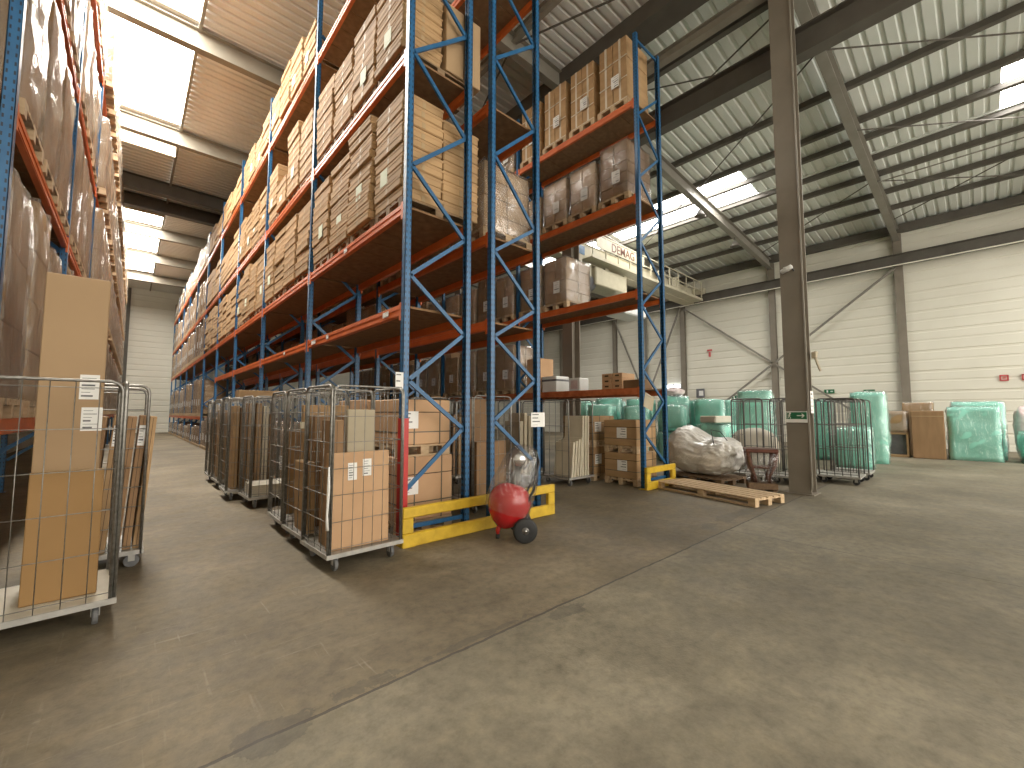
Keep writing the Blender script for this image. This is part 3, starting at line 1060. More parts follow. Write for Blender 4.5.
# ------------------------------------------------------------------ roll cages
def make_cage(name, label, cx, cy, rz, w=.8, d=.72, h=1.6, front=True, back=True, mesh_n=(5, 9), dark=False, base='zinc', group='roll cages', sides=True, rod_only=False):
    """w along local x, d along local y. Side frames stand at the ends of x."""
    root = thing(name, label, 'roll cage', (cx, cy, 0), rz, group)
    st = M['steel_dark'] if dark else M['steel']
    zb = .17
    mb = MB()
    mb.box((0, 0, zb), (w, d, .018), 1)
    for s in (-1, 1):
        mb.box((0, s * (d / 2), zb - .012), (w + .03, .03, .04)).box((s * (w / 2), 0, zb - .012), (.03, d, .04))
    mb.build('base', [M['zinc'], M[base]], root)
    for sx in (-1, 1):
        for sy in (-1, 1):
            x, y = sx * (w / 2 - .09), sy * (d / 2 - .07)
            cz = MB()
            cz.box((x, y, .142), (.08, .08, .012)).box((x - .022, y, .1), (.004, .05, .08)).box((x + .022, y, .1), (.004, .05, .08))
            co = cz.build('castor', M['zinc'], root)
            cy_ = MB().lathe([(.012, -.016), (.058, -.016), (.062, -.008), (.062, .008), (.058, .016), (.012, .016)], 16, 0, Matrix.Translation((x, y, .063)) @ Matrix.Rotation(math.pi / 2, 4, 'Y'))
            cy_.build('wheel', M['grey_wheel' if not dark else 'black'], co)
    def frame(n, a, b, vertical_n, hor_n, rr, wr):
        a, b = Vector(a), Vector(b)
        u = (b - a)
        r = .07
        ln = u.length
        un = u.normalized()
        zt = zb + h
        mb = MB()
        arc = []
        for k in range(4):
            t = math.pi / 2 * k / 3
            arc.append((r - r * math.cos(t), zt - r + r * math.sin(t)))
        pts = [a + Vector((0, 0, zb))] + [a + un * p + Vector((0, 0, z)) for p, z in arc] + [a + un * (ln - p) + Vector((0, 0, z)) for p, z in arc[::-1]] + [b + Vector((0, 0, zb))]
        mb.tube(pts, rr, 7)
        for k in range(1, vertical_n + 1):
            p = a + u * (k / (vertical_n + 1))
            mb.tube([p + Vector((0, 0, zb)), p + Vector((0, 0, zt))], wr, 5)
        for k in range(hor_n):
            z = zb + .05 + (h - .1) * k / max(1, hor_n - 1) if hor_n > 1 else zb + h * .5
            mb.tube([a + Vector((0, 0, z)), b + Vector((0, 0, z))], wr, 5)
        return mb.build(n, st, root, True)
    nv, nh = mesh_n
    for s in (-1, 1):
        frame('side_panel', (s * w / 2, -d / 2 + .01, 0), (s * w / 2, d / 2 - .01, 0), 3 if not rod_only else 4, 4 if rod_only else nh, .0135, .0045 if not rod_only else .008)
    if back: frame('back_panel', (-w / 2 + .02, d / 2, 0), (w / 2 - .02, d / 2, 0), nv, nh if not rod_only else 3, .012, .0032 if not rod_only else .007)
    if front: frame('front_panel', (-w / 2 + .02, -d / 2, 0), (w / 2 - .02, -d / 2, 0), nv, nh, .011, .0032)
    return root

def slab(label, c, d, rz=0., tx=0., ty=0., mat='carton', cat='carton', group=None, lab=None, edge=True, name='carton'):
    """flat-packed carton standing on its edge; c = centre of its underside, d = (x, y, z)"""
    mb = MB()
    mb.cbox((0, 0, d[2] / 2), d, .006)
    if edge:
        # folded flap seam along the narrow faces
        if d[0] < d[1]:
            mb.box((0, 0, d[2] / 2), (.004, d[1] + .002, d[2] * .97), 1)
            mb.box((0, 0, d[2] - .001), (d[0] * .5, d[1] * .98, .003), 2)
        else:
            mb.box((0, 0, d[2] / 2), (d[0] + .002, .004, d[2] * .97), 1)
            mb.box((0, 0, d[2] - .001), (d[0] * .98, d[1] * .5, .003), 2)
    o = mb.build(name, [M[mat], M['gap'], M['tape']])
    o.location = c
    o.rotation_euler = (tx, ty, rz)
    tag(o, label, cat, group)
    for (u, v, w, h, ax, sd) in (lab or []):
        if ax == '-y': cc = (u, -d[1] / 2 - .002, v)
        else: cc = (-d[0] / 2 - .002, u, v)
        label_mb(cc, w, h, ax, lines=6, seed=sd).build('label', [M['paper'], M['print']], o)
    return o

ZB = .181
# --- left edge
make_cage('roll_cage', 'wire roll cage at the left edge holding the tallest carton', -.42, 4.64, .06, .78, .8, 1.56, base='board_white', mesh_n=(5, 6), back=False)
slab('very tall upright carton with two white labels in the left edge cage', (-.335, 4.95, ZB), (.37, .13, 2.43), mat='carton_plain',
     lab=[(.1, 1.53, .115, .2, '-y', 2), (.125, 1.27, .125, .19, '-y', 4)])
slab('ochre carton leaning at the front of the left edge cage, open fold at its top', (-.295, 4.47, ZB), (.38, .06, .9), tx=-.05, mat='carton_ochre')
make_cage('roll_cage', 'second wire roll cage on the left, tucked behind the one at the edge', -.2, 5.95, R(90), .74, .74, 1.6, mesh_n=(4, 9), front=False)
for k, (x, th, mat, txt) in enumerate(((-.36, .07, 'carton', 'innermost'), (-.25, .08, 'carton_dark', 'fifth from the outside'), (-.13, .075, 'carton', 'fourth from the outside'), (-.03, .07, 'carton_dark', 'third from the outside'),
                                       (.055, .06, 'carton_dark', 'second from the outside'), (.128, .055, 'carton', 'outermost'))):
    slab('flat carton on edge in the second left cage, %s' % txt, (x, 5.92, ZB), (th, .58, 1.3 - .01 * (k % 2)), ty=.06, mat=mat, group='flat cartons in the second left cage',
         lab=[(0, 1.1, .05, .2, '-y', 6)] if k in (2, 4) else None)
mb = MB()
mb.tube([(.0, -.301, 0), (.28, -.301, 0), (.28, .3, 0)], .008, 5)
# --- near right cages
make_cage('roll_cage', 'nearest wire roll cage right of the aisle, big labelled carton at its front', 1.82, 4.53, .03, .76, .72, 1.6, mesh_n=(6, 7), front=True)
slab('big flat carton with two white labels at the front of the nearest right cage', (1.78, 4.27, ZB), (.62, .07, .93), tx=-.03, mat='carton_peach',
     lab=[(-.08, .74, .09, .17, '-y', 8), (.07, .77, .09, .17, '-y', 9)])
slab('narrow brown carton standing at the left inside the nearest right cage', (1.58, 4.5, ZB), (.13, .26, 1.25), mat='carton_dark')
slab('tall brown carton at the back of the nearest right cage', (1.86, 4.74, ZB), (.46, .09, 1.2), mat='carton_dark')
slab('grey-sided carton standing between others in the nearest right cage', (1.9, 4.58, ZB), (.3, .08, 1.36), mat='carton_fawn')
make_cage('roll_cage', 'wire roll cage directly behind the nearest one, small yellowish tag on its corner', 1.84, 5.35, .02, .76, .72, 1.6, mesh_n=(5, 8))
slab('short open-topped carton in the second cage right of the aisle', (1.55, 5.2, ZB), (.1, .42, .78), ty=-.04, mat='carton')
slab('tall brown carton in the second cage right of the aisle', (1.9, 5.35, ZB), (.5, .12, 1.3), mat='carton_dark')
slab('pale carton at the back of the second cage right of the aisle', (1.86, 5.56, ZB), (.55, .08, 1.42), mat='carton')
make_cage('roll_cage', 'third wire roll cage in the row right of the aisle', 1.86, 6.2, -.02, .76, .72, 1.6, mesh_n=(5, 8))
slab('carton standing alone in the third cage right of the aisle', (1.86, 6.25, ZB), (.5, .1, 1.1), mat='carton')
tagm = MB().cbox((0, 0, 0), (.08, .03, .07), .004).build('tag', M['carton_cream'])
tagm.location = (1.44, 4.965, 1.37)
tag(tagm, 'small yellowish block tag hanging on the post of the second cage', 'tag')
pl_ = MB().tube([(1.425, 4.12, 1.0), (1.42, 4.1, .8), (1.415, 4.11, .55), (1.425, 4.12, .42)], [.006, .014, .010, .016], 7).build('plastic_strap', M['paper'], None, True)
tag(pl_, 'white knotted plastic strip hanging from the nearest right cage', 'strap')
# --- group further down the aisle
gcages = [(1.88, 8.15, 'wire cage with white boards on its floor, fourth in the aisle row'), (1.72, 9.1, 'wire cage with long brown cartons upright, fifth in the aisle row'),
          (1.78, 10.5, 'wire cage of orange-brown cartons, sixth in the aisle row'), (1.78, 11.6, 'farthest wire cage in the aisle row')]
for i, (x, y, l) in enumerate(gcages):
    make_cage('roll_cage', l, x, y, .02 * (-1) ** i, .8, .72, 1.6, mesh_n=(6, 8), front=True)
for k in range(5):
    slab('white flat board, %s up on the floor of the fourth aisle cage' % ORD[k], (1.88, 8.15, ZB + k * .034), (.7, .6, .033), mat='board_white', cat='board', group='white boards in the fourth aisle cage', edge=False, name='board')
for k, (dx, h, mat) in enumerate(((-.28, 1.45, 'carton'), (-.17, 1.42, 'carton_dark'), (-.05, 1.5, 'carton'), (.07, 1.5, 'carton'), (.18, 1.45, 'carton_cream'), (.29, 1.3, 'carton_dark'))):
    slab('tall flat carton upright in the fifth aisle cage, %s from the left' % ORD[k], (1.72 + dx, 9.1, ZB), (.09, .55, h), mat=mat, group='tall cartons in the fifth aisle cage')
for k in range(5):
    slab('orange-brown flat carton in the sixth aisle cage, %s from the left' % ORD[k], (1.46 + .14 * k, 10.5, ZB), (.1, .55, 1.38 - .03 * (k % 3)), mat='carton' if k % 2 == 0 else 'carton_dark', group='cartons in the sixth aisle cage')
slab('brown carton laid across the top of the fifth aisle cage', (1.9, 8.95, 1.79), (.9, .3, .12), mat='carton')
for k in range(3):
    slab('flat carton in the farthest aisle cage, %s from the left' % ORD[k], (1.52 + .22 * k, 11.6, ZB), (.14, .5, 1.2), mat='carton_dark', group='cartons in the farthest aisle cage')

# --- crates on pallets behind the corner post
def crate(name, label, c, w, d, h, mat='carton_peach', group=None, lab=True, rz=0., straps=2, laxis='-y'):
    root = thing(name, label, 'crate', c, rz, group)
    pallet_mb(w, d).build('pallet', M['wood'], root)
    mb = MB().cbox((0, 0, .146 + h / 2), (w, d, h), .012)
    mb.box((0, 0, .146 + h * .72), (w + .004, d + .004, .012), 1)
    mb.build('body', [M[mat], M['gap']], root)
    sb = MB()
    for k in range(straps):
        x = -w / 2 + w * (k + .5) / straps + .03
        sb.box((x, 0, .146 + h / 2), (.016, d + .008, h + .006))
    sb.box((0, 0, .146 + h * .28), (w + .008, d + .008, .014))
    sb.build('strap', M['strap'], root)
    if lab:
        label_mb((-w * .3, -d / 2 - .006, .146 + h * .55) if laxis == '-y' else (-w / 2 - .006, -.05, .146 + h * .5), .24, .22, laxis, lines=4, seed=3).build('label', [M['paper'], M['print']], root)
    return root
crate('crate', 'lower peach carton crate with straps just behind the red corner post', (2.92, 5.36, .002), .8, .95, .8)
crate('crate', 'upper peach carton crate stacked behind the red corner post', (2.9, 5.36, .952), .76, .93, .58)
crate('crate', 'lower peach crate of the pair behind the nearest cages, inside the rack', (2.92, 6.5, .002), .8, .9, .8)
crate('crate', 'upper peach crate of the pair behind the nearest cages, inside the rack', (2.92, 6.5, .952), .78, .9, .6)

# --- under the back-to-back rack
make_cage('roll_cage', 'wire cage of brown cartons under the back-to-back rack, behind the red tank', 4.25, 5.5, 0, .78, .7, 1.6, mesh_n=(5, 8))
slab('wide brown carton on its side in the cage behind the red tank', (4.3, 5.3, ZB), (.6, .14, .88), mat='carton_dark')
slab('tall flat brown carton leaning in the cage behind the red tank', (4.18, 5.5, ZB), (.36, .09, 1.55), mat='carton_dark')
slab('pale taped carton in the cage behind the red tank', (4.4, 5.62, ZB), (.4, .1, 1.3), mat='carton')
make_cage('roll_cage', 'wire cage standing just beyond the peach crates, grey sheet on its side', 3.9, 6.75, 0, .78, .7, 1.6, mesh_n=(5, 8))
for k in range(4):
    slab('brown upright carton in the cage beyond the peach crates, %s from the left' % ORD[k], (3.62 + .17 * k, 6.75, ZB), (.12, .5, 1.25 - .05 * k), mat=('carton_dark', 'carton', 'carton_dark', 'carton_fawn')[k], group='cartons in the cage beyond the crates')
# --- second aisle
make_cage('roll_cage', 'wire cage of grey-beige boards beside the right-hand rack, farther of two', 6.75, 7.15, 0, .78, .72, 1.62, mesh_n=(3, 4), front=False)
for k in range(5):
    slab('grey-beige board upright in the farther second-aisle cage, %s from the left' % ORD[k], (6.47 + .13 * k, 7.1, ZB), (.09, .52, 1.15 + .06 * ((k * 3) % 4)), mat='carton_fawn', group='grey-beige boards in the second aisle', cat='board', name='board')
make_cage('roll_cage', 'wire cage of cream slats in the second aisle, nearer the right-hand rack', 7.18, 6.12, 0, .8, .74, 1.62, mesh_n=(3, 4), front=False)
for k in range(7):
    slab('cream slat bundle leaning in the nearer second-aisle cage, %s from the left' % ORD[k], (6.88 + .088 * k, 6.0, ZB), (.05, .5, .72 + (.55 if k > 3 else .03 * k)), ty=.1 if k < 4 else .02, mat='carton_cream', group='cream slat bundles in the second aisle', cat='board', name='board')
make_cage('roll_cage', 'wire cage of brown cartons under the near end of the second aisle, left side', 5.55, 7.9, .1, .8, .72, 1.6, mesh_n=(4, 8))
for k in range(5):
    slab('brown carton upright in the left second-aisle cage, %s from the left' % ORD[k], (5.27 + .14 * k, 7.9, ZB), (.11, .5, 1.3 - .07 * (k % 3)), mat=('carton_dark', 'carton')[k % 2], group='cartons in the left second-aisle cage')
make_cage('roll_cage', 'wire cage with a tilted brown panel in its top, deep in the second aisle', 5.6, 9.2, 0, .8, .72, 1.6, mesh_n=(4, 8))
slab('tilted brown panel sticking out of the deep second-aisle cage', (5.6, 9.1, ZB), (.5, .06, 1.75), ty=.1, mat='carton_dark')
slab('grey carton in the deep second-aisle cage', (5.5, 9.3, ZB), (.5, .2, 1.1), mat='carton_fawn')
# --- crates under the right-hand rack
crate('crate', 'lower brown crate with white label under the end of the right-hand rack', (8.2, 5.22, .002), .78, .8, .52, mat='carton', straps=2, laxis='-x')
crate('crate', 'upper brown crate stacked under the end of the right-hand rack', (8.2, 5.22, .672), .78, .8, .55, mat='carton', straps=2, laxis='-x')
crate('crate', 'second crate from the end on the floor under the right-hand rack', (8.2, 6.35, .002), .8, .9, .6, mat='carton')
crate('crate', 'upper crate of the second stack under the right-hand rack', (8.2, 6.35, .752), .8, .9, .55, mat='carton')
wh = MB().cbox((0, 0, .45), (.5, .4, .9), .02).build('white_drum_box', M['white_paint'])
wh.location = (8.2, 5.95, 0) if False else (6.2, 8.6, 0.002)
tag(wh, 'white box standing deep in the second aisle beyond the cages', 'box')
# small goods on the low shelf of the right-hand rack
for k in range(6):
    cx, cz = 8.05 + .0 * k, LC[0] + .002 + .115 * (k // 2)
    yy = 5.26 + .27 * (k % 2)
    mb = MB().cbox((0, 0, .056), (.5, .25, .112), .006)
    mb.cbox((-.249, 0, .06), (.01, .1, .035), .004, 1)
    o = mb.build('carton', [M['carton_peach'], M['gap']])
    o.location = (cx, yy, cz)
    tag(o, 'small pale carton with hand hole, %s of the %s row, low right shelf' % (('near one', 'far one')[k % 2], ('bottom', 'middle', 'top')[k // 2]), 'carton', 'small cartons with hand holes')
o = MB().cbox((0, 0, .09), (.5, .42, .18), .01).box((0, 0, .181), (.06, .42, .003), 1).build('carton', [M['carton_dark'], M['tape']])
o.location = (8.1, 4.95, LC[0] + .002); tag(o, 'low brown carton at the very end of the low right shelf', 'carton')
o = soft_box(.5, .35, .22, 12, .03, 4).build('bundle', M['brown_red'], None, True)
o.location = (8.4, 4.8, LC[0] + .002) if False else (8.42, 5.38, LC[0] + .002); tag(o, 'dark red-brown soft bundle on the low right shelf', 'bundle')
o = MB().cbox((0, 0, .2), (.5, .5, .4), .02).box((0, 0, .3), (.505, .505, .05), 1).build('box', [M['white_paint'], M['grey_goods']])
o.location = (8.1, 7.3, LC[0] + .002); tag(o, 'white box with grey band on the low right shelf near the dark column', 'box')
o = MB().cbox((0, 0, .16), (.35, .35, .32), .02).box((-.176, 0, .16), (.004, .2, .2), 1).build('box', [M['white_paint'], M['pink']])
o.location = (8.1, 6.55, LC[0] + .002); tag(o, 'white box with pink print on the low right shelf', 'box')
o = MB().cbox((0, 0, .45), (.5, .5, .9), .012).box((-.251, 0, .45), (.004, .012, .88), 1).build('carton', [M['carton_peach'], M['gap']])
o.location = (8.1, 7.85, LC[0] + .002); tag(o, 'tall orange-brown carton on the low right shelf', 'carton')

# ------------------------------------------------------------------ red tank on wheels in a clear bag
tk = thing('pressure_tank', 'red tank on two black wheels under a clear plastic bag by the yellow guard', 'pressure tank', (3.42, 3.95, 0), R(-35))
TT = Matrix.Translation((0, 0, .12)) @ Matrix.Rotation(.26, 4, 'Y')
prof = [(.02, .0), (.08, .02), (.16, .08), (.225, .17), (.258, .28), (.26, .36), (.235, .44), (.18, .505), (.1, .54), (.05, .548), (.01, .549)]
MB().lathe(prof, 28, 0, TT).build('tank', M['red_gloss'], tk, True)
MB().lathe([(.06, .54), (.07, .56), (.07, .67), (.045, .68), (.04, .74), (.055, .75), (.055, .80), (.01, .81)], 16, 0, TT).build('valve_head', M['steel_dark'], tk, True)
mb = MB()
q = lambda x, y, z: TT @ Vector((x, y, z))
mb.tube([q(.15, -.14, .2), q(.22, -.14, .55), q(.2, -.13, .88), q(.17, 0, .97), q(.2, .13, .88), q(.22, .14, .55), q(.15, .14, .2)], .016, 8)
mb.tube([q(.05, -.1, .75), q(.12, -.05, .85), q(.16, .0, .92)], .012, 6)
mb.build('handle', M['black_gloss'], tk, True)
mb = MB()
mb.lathe([(.07, -.01), (.078, 0), (.078, .03), (.07, .04)], 16, 0, TT @ Matrix.Translation((-.02, -.03, .84)) @ Matrix.Rotation(math.pi / 2, 4, 'X'))
mb.build('gauge', M['chrome'], tk, True)
label_mb((0, 0, 0), .1, .15, '-x', lines=3, seed=2).build('label', [M['paper'], M['print']], tk).matrix_local = TT @ Matrix.Translation((-.12, -.04, .78)) @ Matrix.Rotation(-.1, 4, 'Y')
mb = MB().tube([(.24, -.2, .145), (.24, .2, .145)], .014, 8)
mb.bar((.08, -.1, .24), (.24, -.12, .145), .03, .03).bar((.08, .1, .24), (.24, .12, .145), .03, .03)
mb.build('axle', M['red'], tk)
for s in (-1, 1):
    W = Matrix.Translation((.24, s * .225, .145)) @ Matrix.Rotation(math.pi / 2, 4, 'X')
    w_ = MB().lathe([(.055, -.025), (.12, -.03), (.14, -.02), (.145, 0), (.14, .02), (.12, .03), (.055, .025)], 26, 0, W).build('wheel', M['black'], tk, True)
    MB().lathe([(.004, -.034), (.02, -.034), (.05, -.022), (.056, 0), (.05, .022), (.02, .034), (.004, .034)], 18, 0, W).build('hub', M['steel_dark'], w_, True)
    MB().lathe([(.002, -.04), (.014, -.04), (.014, .04), (.002, .04)], 12, 0, W).build('axle_cap', M['chrome'], w_, True)
mb = MB().tube([(-.03, 0, .17), (-.06, 0, .1), (-.06, 0, .06)], [.035, .028, .02], 10)
mb.build('front_leg', M['red'], tk, True)
MB().lathe([(.008, 0.002), (.022, .006), (.026, .03), (.022, .055), (.008, .062)], 12, 0, Matrix.Translation((-.06, 0, 0))).build('foot', M['black'], tk, True)
# bag
rr = random.Random(3)
bp = [(.272, .22), (.282, .32), (.282, .42), (.275, .54), (.255, .68), (.225, .80), (.19, .92), (.13, 1.0), (.05, 1.035), (.005, 1.04)]
mb = MB()
n = 40
vs = []
for r_, z_ in bp:
    for k in range(n):
        a_ = k * 2 * math.pi / n
        d = noise.noise(Vector((math.cos(a_) * 2.2, math.sin(a_) * 2.2, z_ * 5))) * .028 + noise.noise(Vector((math.cos(a_) * 7, math.sin(a_) * 7, z_ * 9))) * .012
        off = max(0, z_ - .6) * .1
        vs.append(TT @ Vector(((r_ + d * min(1, r_ * 6)) * math.cos(a_) + off, (r_ + d * min(1, r_ * 6)) * math.sin(a_), z_)))
fs = [(i * n + k, i * n + (k + 1) % n, (i + 1) * n + (k + 1) % n, (i + 1) * n + k) for i in range(len(bp) - 1) for k in range(n)]
mb.add(vs, fs)
o = mb.build('bag', M['film_clear'], tk, True)
o['label'] = 'clear crumpled plastic bag'

# ------------------------------------------------------------------ long pallet, wrapped seats, stand by the column
o = pallet_mb(2.05, .8).build('pallet', M['wood'])
o.location = (8.16, 3.42, .002)
o.rotation_euler = (0, 0, R(76))
tag(o, 'long empty wooden pallet on the floor between rack end and column', 'pallet')

def blob(name, label, cat, loc, dims, seed, mat, amp=.08, rz=0., freq=2.2, sq=2.6, sub=4, group=None, flat=.0):
    """puffy wrapped shape: a rounded box (superellipsoid) with folds"""
    mb = MB()
    nu, nv = 40, 22
    vs = []
    def pw(c, e): return math.copysign(abs(c) ** e, c)
    e = 2. / sq
    for j in range(nv + 1):
        t = -math.pi / 2 + math.pi * j / nv
        for i in range(nu):
            p = 2 * math.pi * i / nu
            d = Vector((pw(math.cos(t), e) * pw(math.cos(p), e), pw(math.cos(t), e) * pw(math.sin(p), e), pw(math.sin(t), e)))
            q = d * freq + Vector((seed * 5.1, seed * 2.3, seed))
            k = 1 + amp * (noise.noise(q) + .55 * noise.noise(q * 2.3) + .35 * abs(noise.noise(q * 5)))
            x, y, z = d.x * dims[0] / 2 * k, d.y * dims[1] / 2 * k, (d.z * (k if d.z > 0 else 1) + 1) / 2 * dims[2]
            vs.append((x, y, max(0, z)))
    fs = [(j * nu + i, j * nu + (i + 1) % nu, (j + 1) * nu + (i + 1) % nu, (j + 1) * nu + i) for j in range(nv) for i in range(nu)]
    mb.add(vs, fs)
    o = mb.build(name, mat, None, True)
    o.location = loc
    o.rotation_euler = (0, 0, rz)
    tag(o, label, cat, group)
    return o
o = pallet_mb(1.4, .95).build('pallet', M['wood_dark'])
o.location = (9.68, 4.28, .002); o.rotation_euler = (0, 0, R(80))
tag(o, 'dark pallet under the bulky white-wrapped armchair', 'pallet')
def ridge(q):
    return 1 - abs(noise.noise(q)) * 2.2
def wrapped_chair(grow, seed):
    mb = MB()
    nu, nv = 110, 56
    vs = []
    for j in range(nv + 1):
        t = -math.pi / 2 + math.pi * j / nv
        for i in range(nu):
            p = 2 * math.pi * i / nu
            e = .62
            pw = lambda c: math.copysign(abs(c) ** e, c)
            d = Vector((pw(math.cos(t)) * pw(math.cos(p)), pw(math.cos(t)) * pw(math.sin(p)), pw(math.sin(t))))
            k = 1 + .07 * ridge(d * 1.7 + Vector((seed, 3, 1))) + .06 * ridge(d * 3.6 + Vector((seed, 1, 5))) + .035 * ridge(d * 7 + Vector((1, 8, seed)))
            x, y = d.x * .42 * k * grow, d.y * .74 * k * grow
            z = (d.z * (k if d.z > 0 else 1) + 1) / 2
            # padded back and arm stand up on the rack side, the seat sags towards the column
            hgt = .86 + .16 * math.exp(-((d.y - .62) / .45) ** 2) - .10 * math.exp(-((d.y + .1) / .28) ** 2) - .10 * max(0, -d.y) + .08 * d.x
            # undercut towards the floor
            pin = .80 + .20 * min(1, z / .45)
            # deep fold in the front
            fold = 1 - .22 * math.exp(-((d.y + .05) / .16) ** 2) * (1 if d.x < 0 else 0) * max(0, 1 - z * 1.6)
            vs.append((x * pin * fold, y * pin, max(0, z * hgt * grow)))
    fs = [(j * nu + i, j * nu + (i + 1) % nu, (j + 1) * nu + (i + 1) % nu, (j + 1) * nu + i) for j in range(nv) for i in range(nu)]
    return mb.add(vs, fs)
o = wrapped_chair(1, 2).build('wrapped_armchair', M['bag_white'], None, True)
o.location = (9.68, 4.28, .148)
o.rotation_euler = (0, 0, R(-6))
tag(o, 'bulky armchair wrapped in white bubble film on a dark pallet, black cord over it', 'wrapped furniture')
cord = MB().tube([(-.28, -.5, .3), (-.33, -.42, .75), (-.2, -.3, 1.0), (.0, -.4, .96), (.1, -.55, .7)], .008, 6)
c_o = cord.build('cord', M['black'], o, True)
blob('wrapped_armchair', 'cream padded seat in loose film behind the bulky white armchair', 'wrapped furniture', (11.85, 3.95, .002), (1.1, 1.05, 1.12), 9, M['mattress'], .08, R(20), 1.6, 3.2)
# red-brown stand
sd = thing('wooden_stand', 'dark red-brown wooden stand wrapped in film, left of the grey column', 'stand', (9.38, 3.02, 0), R(25))
MB().cbox((0, 0, .1), (.5, .5, .12), .01).build('base', M['wood_dark'], sd)
MB().cbox((0, 0, .02), (.44, .08, .04), .005).cbox((0, .2, .02), (.44, .08, .04), .005).cbox((0, -.2, .02), (.44, .08, .04), .005).build('runner', M['wood_dark'], sd)
MB().cbox((0, 0, .78), (.56, .56, .07), .015).build('top', M['brown_red'], sd)
for sx in (-1, 1):
    for sy in (-1, 1):
        MB().tube([(sx * .24, sy * .24, .745), (sx * .2, sy * .2, .5), (sx * .13, sy * .13, .3), (sx * .12, sy * .12, .16)], [.035, .045, .03, .04], 8).build('leg', M['brown_red'], sd, True)
MB().cbox((0, 0, .45), (.3, .3, .04), .01).build('stretcher', M['brown_red'], sd)
fo = soft_box(.5, .5, .55, 9, .03, 8, taper=-.12).build('film', M['film_clear'], sd, True)
fo.location = (0, 0, .18)

# ------------------------------------------------------------------ mint foam wrapped furniture at the back of the right hall
pile = []
def mint(i, x, y, z, dx, dy, dz, rz, label, deep=False, bulge=.03, top=None):
    o = soft_box(dx, dy, dz, 7, .05, i + 3, bulge=bulge, freq=2.4).build('wrapped_furniture', M['green_deep' if deep else 'green_foam'], None, True)
    o.location = (x, y, z)
    o.rotation_euler = (0, 0, rz)
    tag(o, label, 'wrapped furniture', 'mint foam wrapped furniture')
    f = soft_box(dx + .04, dy + .04, dz + .02, 8, .06, i + 40, bulge=bulge + .012, freq=4.2).build('film', M['film_clear'], o, True)
    return o
row = []
k = 0
POS = ['nearest the right-hand rack', 'second along', 'third along', 'fourth along', 'fifth along', 'sixth along', 'seventh along', 'eighth along']
# front row (seen between the rack and the column), middle row, back row
fx = [(12.25 + .5 * i, 8.9 - 1.035 * i) for i in range(4)]
for i, (x, y) in enumerate(fx):
    mint(k, x, y, .002, .95, .9, (.95, .85, .9, .8)[i], R(26) + .06 * (-1) ** i, 'low mint wrapped piece, front row of the pile, %s' % POS[i]); k += 1
for i, (x, y) in enumerate(fx[:3]):
    mint(k, x + .05, y, 1.03, .85, .8, (.75, .7, .72)[i], R(26) - .08 * (-1) ** i, 'upper mint wrapped piece resting on the front row, %s' % POS[i]); k += 1
bx_ = [(13.1 + .5 * i, 10.55 - 1.035 * i) for i in range(5)]
for i, (x, y) in enumerate(bx_):
    mint(k, x, y, .002, 1.0, .93, 1.05, R(26) + .04 * (-1) ** i, 'mint wrapped piece on the floor in the second row, %s' % POS[i], i % 2 == 0); k += 1
for i, (x, y) in enumerate(bx_):
    mint(k, x, y, 1.15, .95, .9, (.8, .9, .85, .95, .82)[i], R(26) - .06 * (-1) ** i, 'upper mint wrapped piece in the second row, %s' % POS[i], i % 2 == 1); k += 1
cx_ = [(14.45 + .5 * i, 11.35 - 1.035 * i) for i in range(6)]
for i, (x, y) in enumerate(cx_):
    mint(k, x, y, .002, 1.0, .95, 2.0, R(26) + .04 * (-1) ** i, 'tall mint wrapped block in the rearmost row of the pile, %s' % POS[i], i % 2 == 0); k += 1
mint(k, 13.75, 4.5, .002, .9, .85, 2.15, .25, 'tallest mint wrapped wardrobe standing just left of the wire cages', bulge=.05); k += 1
mint(k, 17.3, 2.42, .002, 1.0, .82, 2.15, .1, 'tall mint wrapped piece behind the wire cages right of the column', bulge=.05); k += 1
mint(k, 15.3, 2.5, .002, 1.0, .8, 1.1, .1, 'lower mint wrapped piece just behind the cages right of the column', True); k += 1
mint(k, 17.6, 4.0, .002, 1.2, 1.2, 1.95, .1, 'mint wrapped block seen past the column between the cages', True); k += 1
o = MB().cbox((0, 0, .1), (.75, .5, .2), .03).build('foam_block', M['mattress']); o.location = (12.5, 5.15, 1.24); o.rotation_euler = (0, 0, -.2)
tag(o, 'cream foam block lying flat on the mint wrapped pile', 'foam block')
mint(k, 12.55, 5.15, .002, .85, .75, 1.2, -.1, 'low mint wrapped piece carrying the cream foam block', bulge=.0); k += 1
blob('bag', 'pinkish clear bag on top of the mint wrapped pile', 'bag', (14.6, 7.45, 2.12), (.7, .6, .3), 4, M['pink'], .2)
# big mint box and its neighbours by the right wall
mint(k, 20.5, .25, .002, .75, 1.15, 1.72, .03, 'big square mint wrapped box standing right of the brown cartons', bulge=.0); k += 1
mint(k, 21.6, .15, .002, .7, 1.2, 1.9, .02, 'taller mint wrapped panel behind the big square mint box', bulge=.0); k += 1
mint(k, 20.6, -1.25, .002, .9, 1.0, .95, .1, 'slumped mint wrapped heap at the right picture edge', True, .1); k += 1
blob('bag', 'white and pink plastic bag slumped behind the big mint box at the right edge', 'bag', (22.0, -1.05, .002), (.8, .8, 1.75), 6, M['pink'], .15, sq=3.)
o = MB().cbox((0, 0, .8), (.7, .8, 1.6), .02).box((0, 0, 1.42), (.71, .81, .02), 1).build('carton', [M['carton_dark'], M['tape']])
o.location = (20.3, 1.3, .002); o.rotation_euler = (0, 0, .03); tag(o, 'tall brown carton standing left of the big mint box', 'carton')
o = MB().cbox((0, 0, .95), (.7, .8, 1.9), .02).build('carton', M['carton'])
o.location = (21.4, 1.6, .002); tag(o, 'taller pale carton half hidden behind the tall brown one', 'carton')
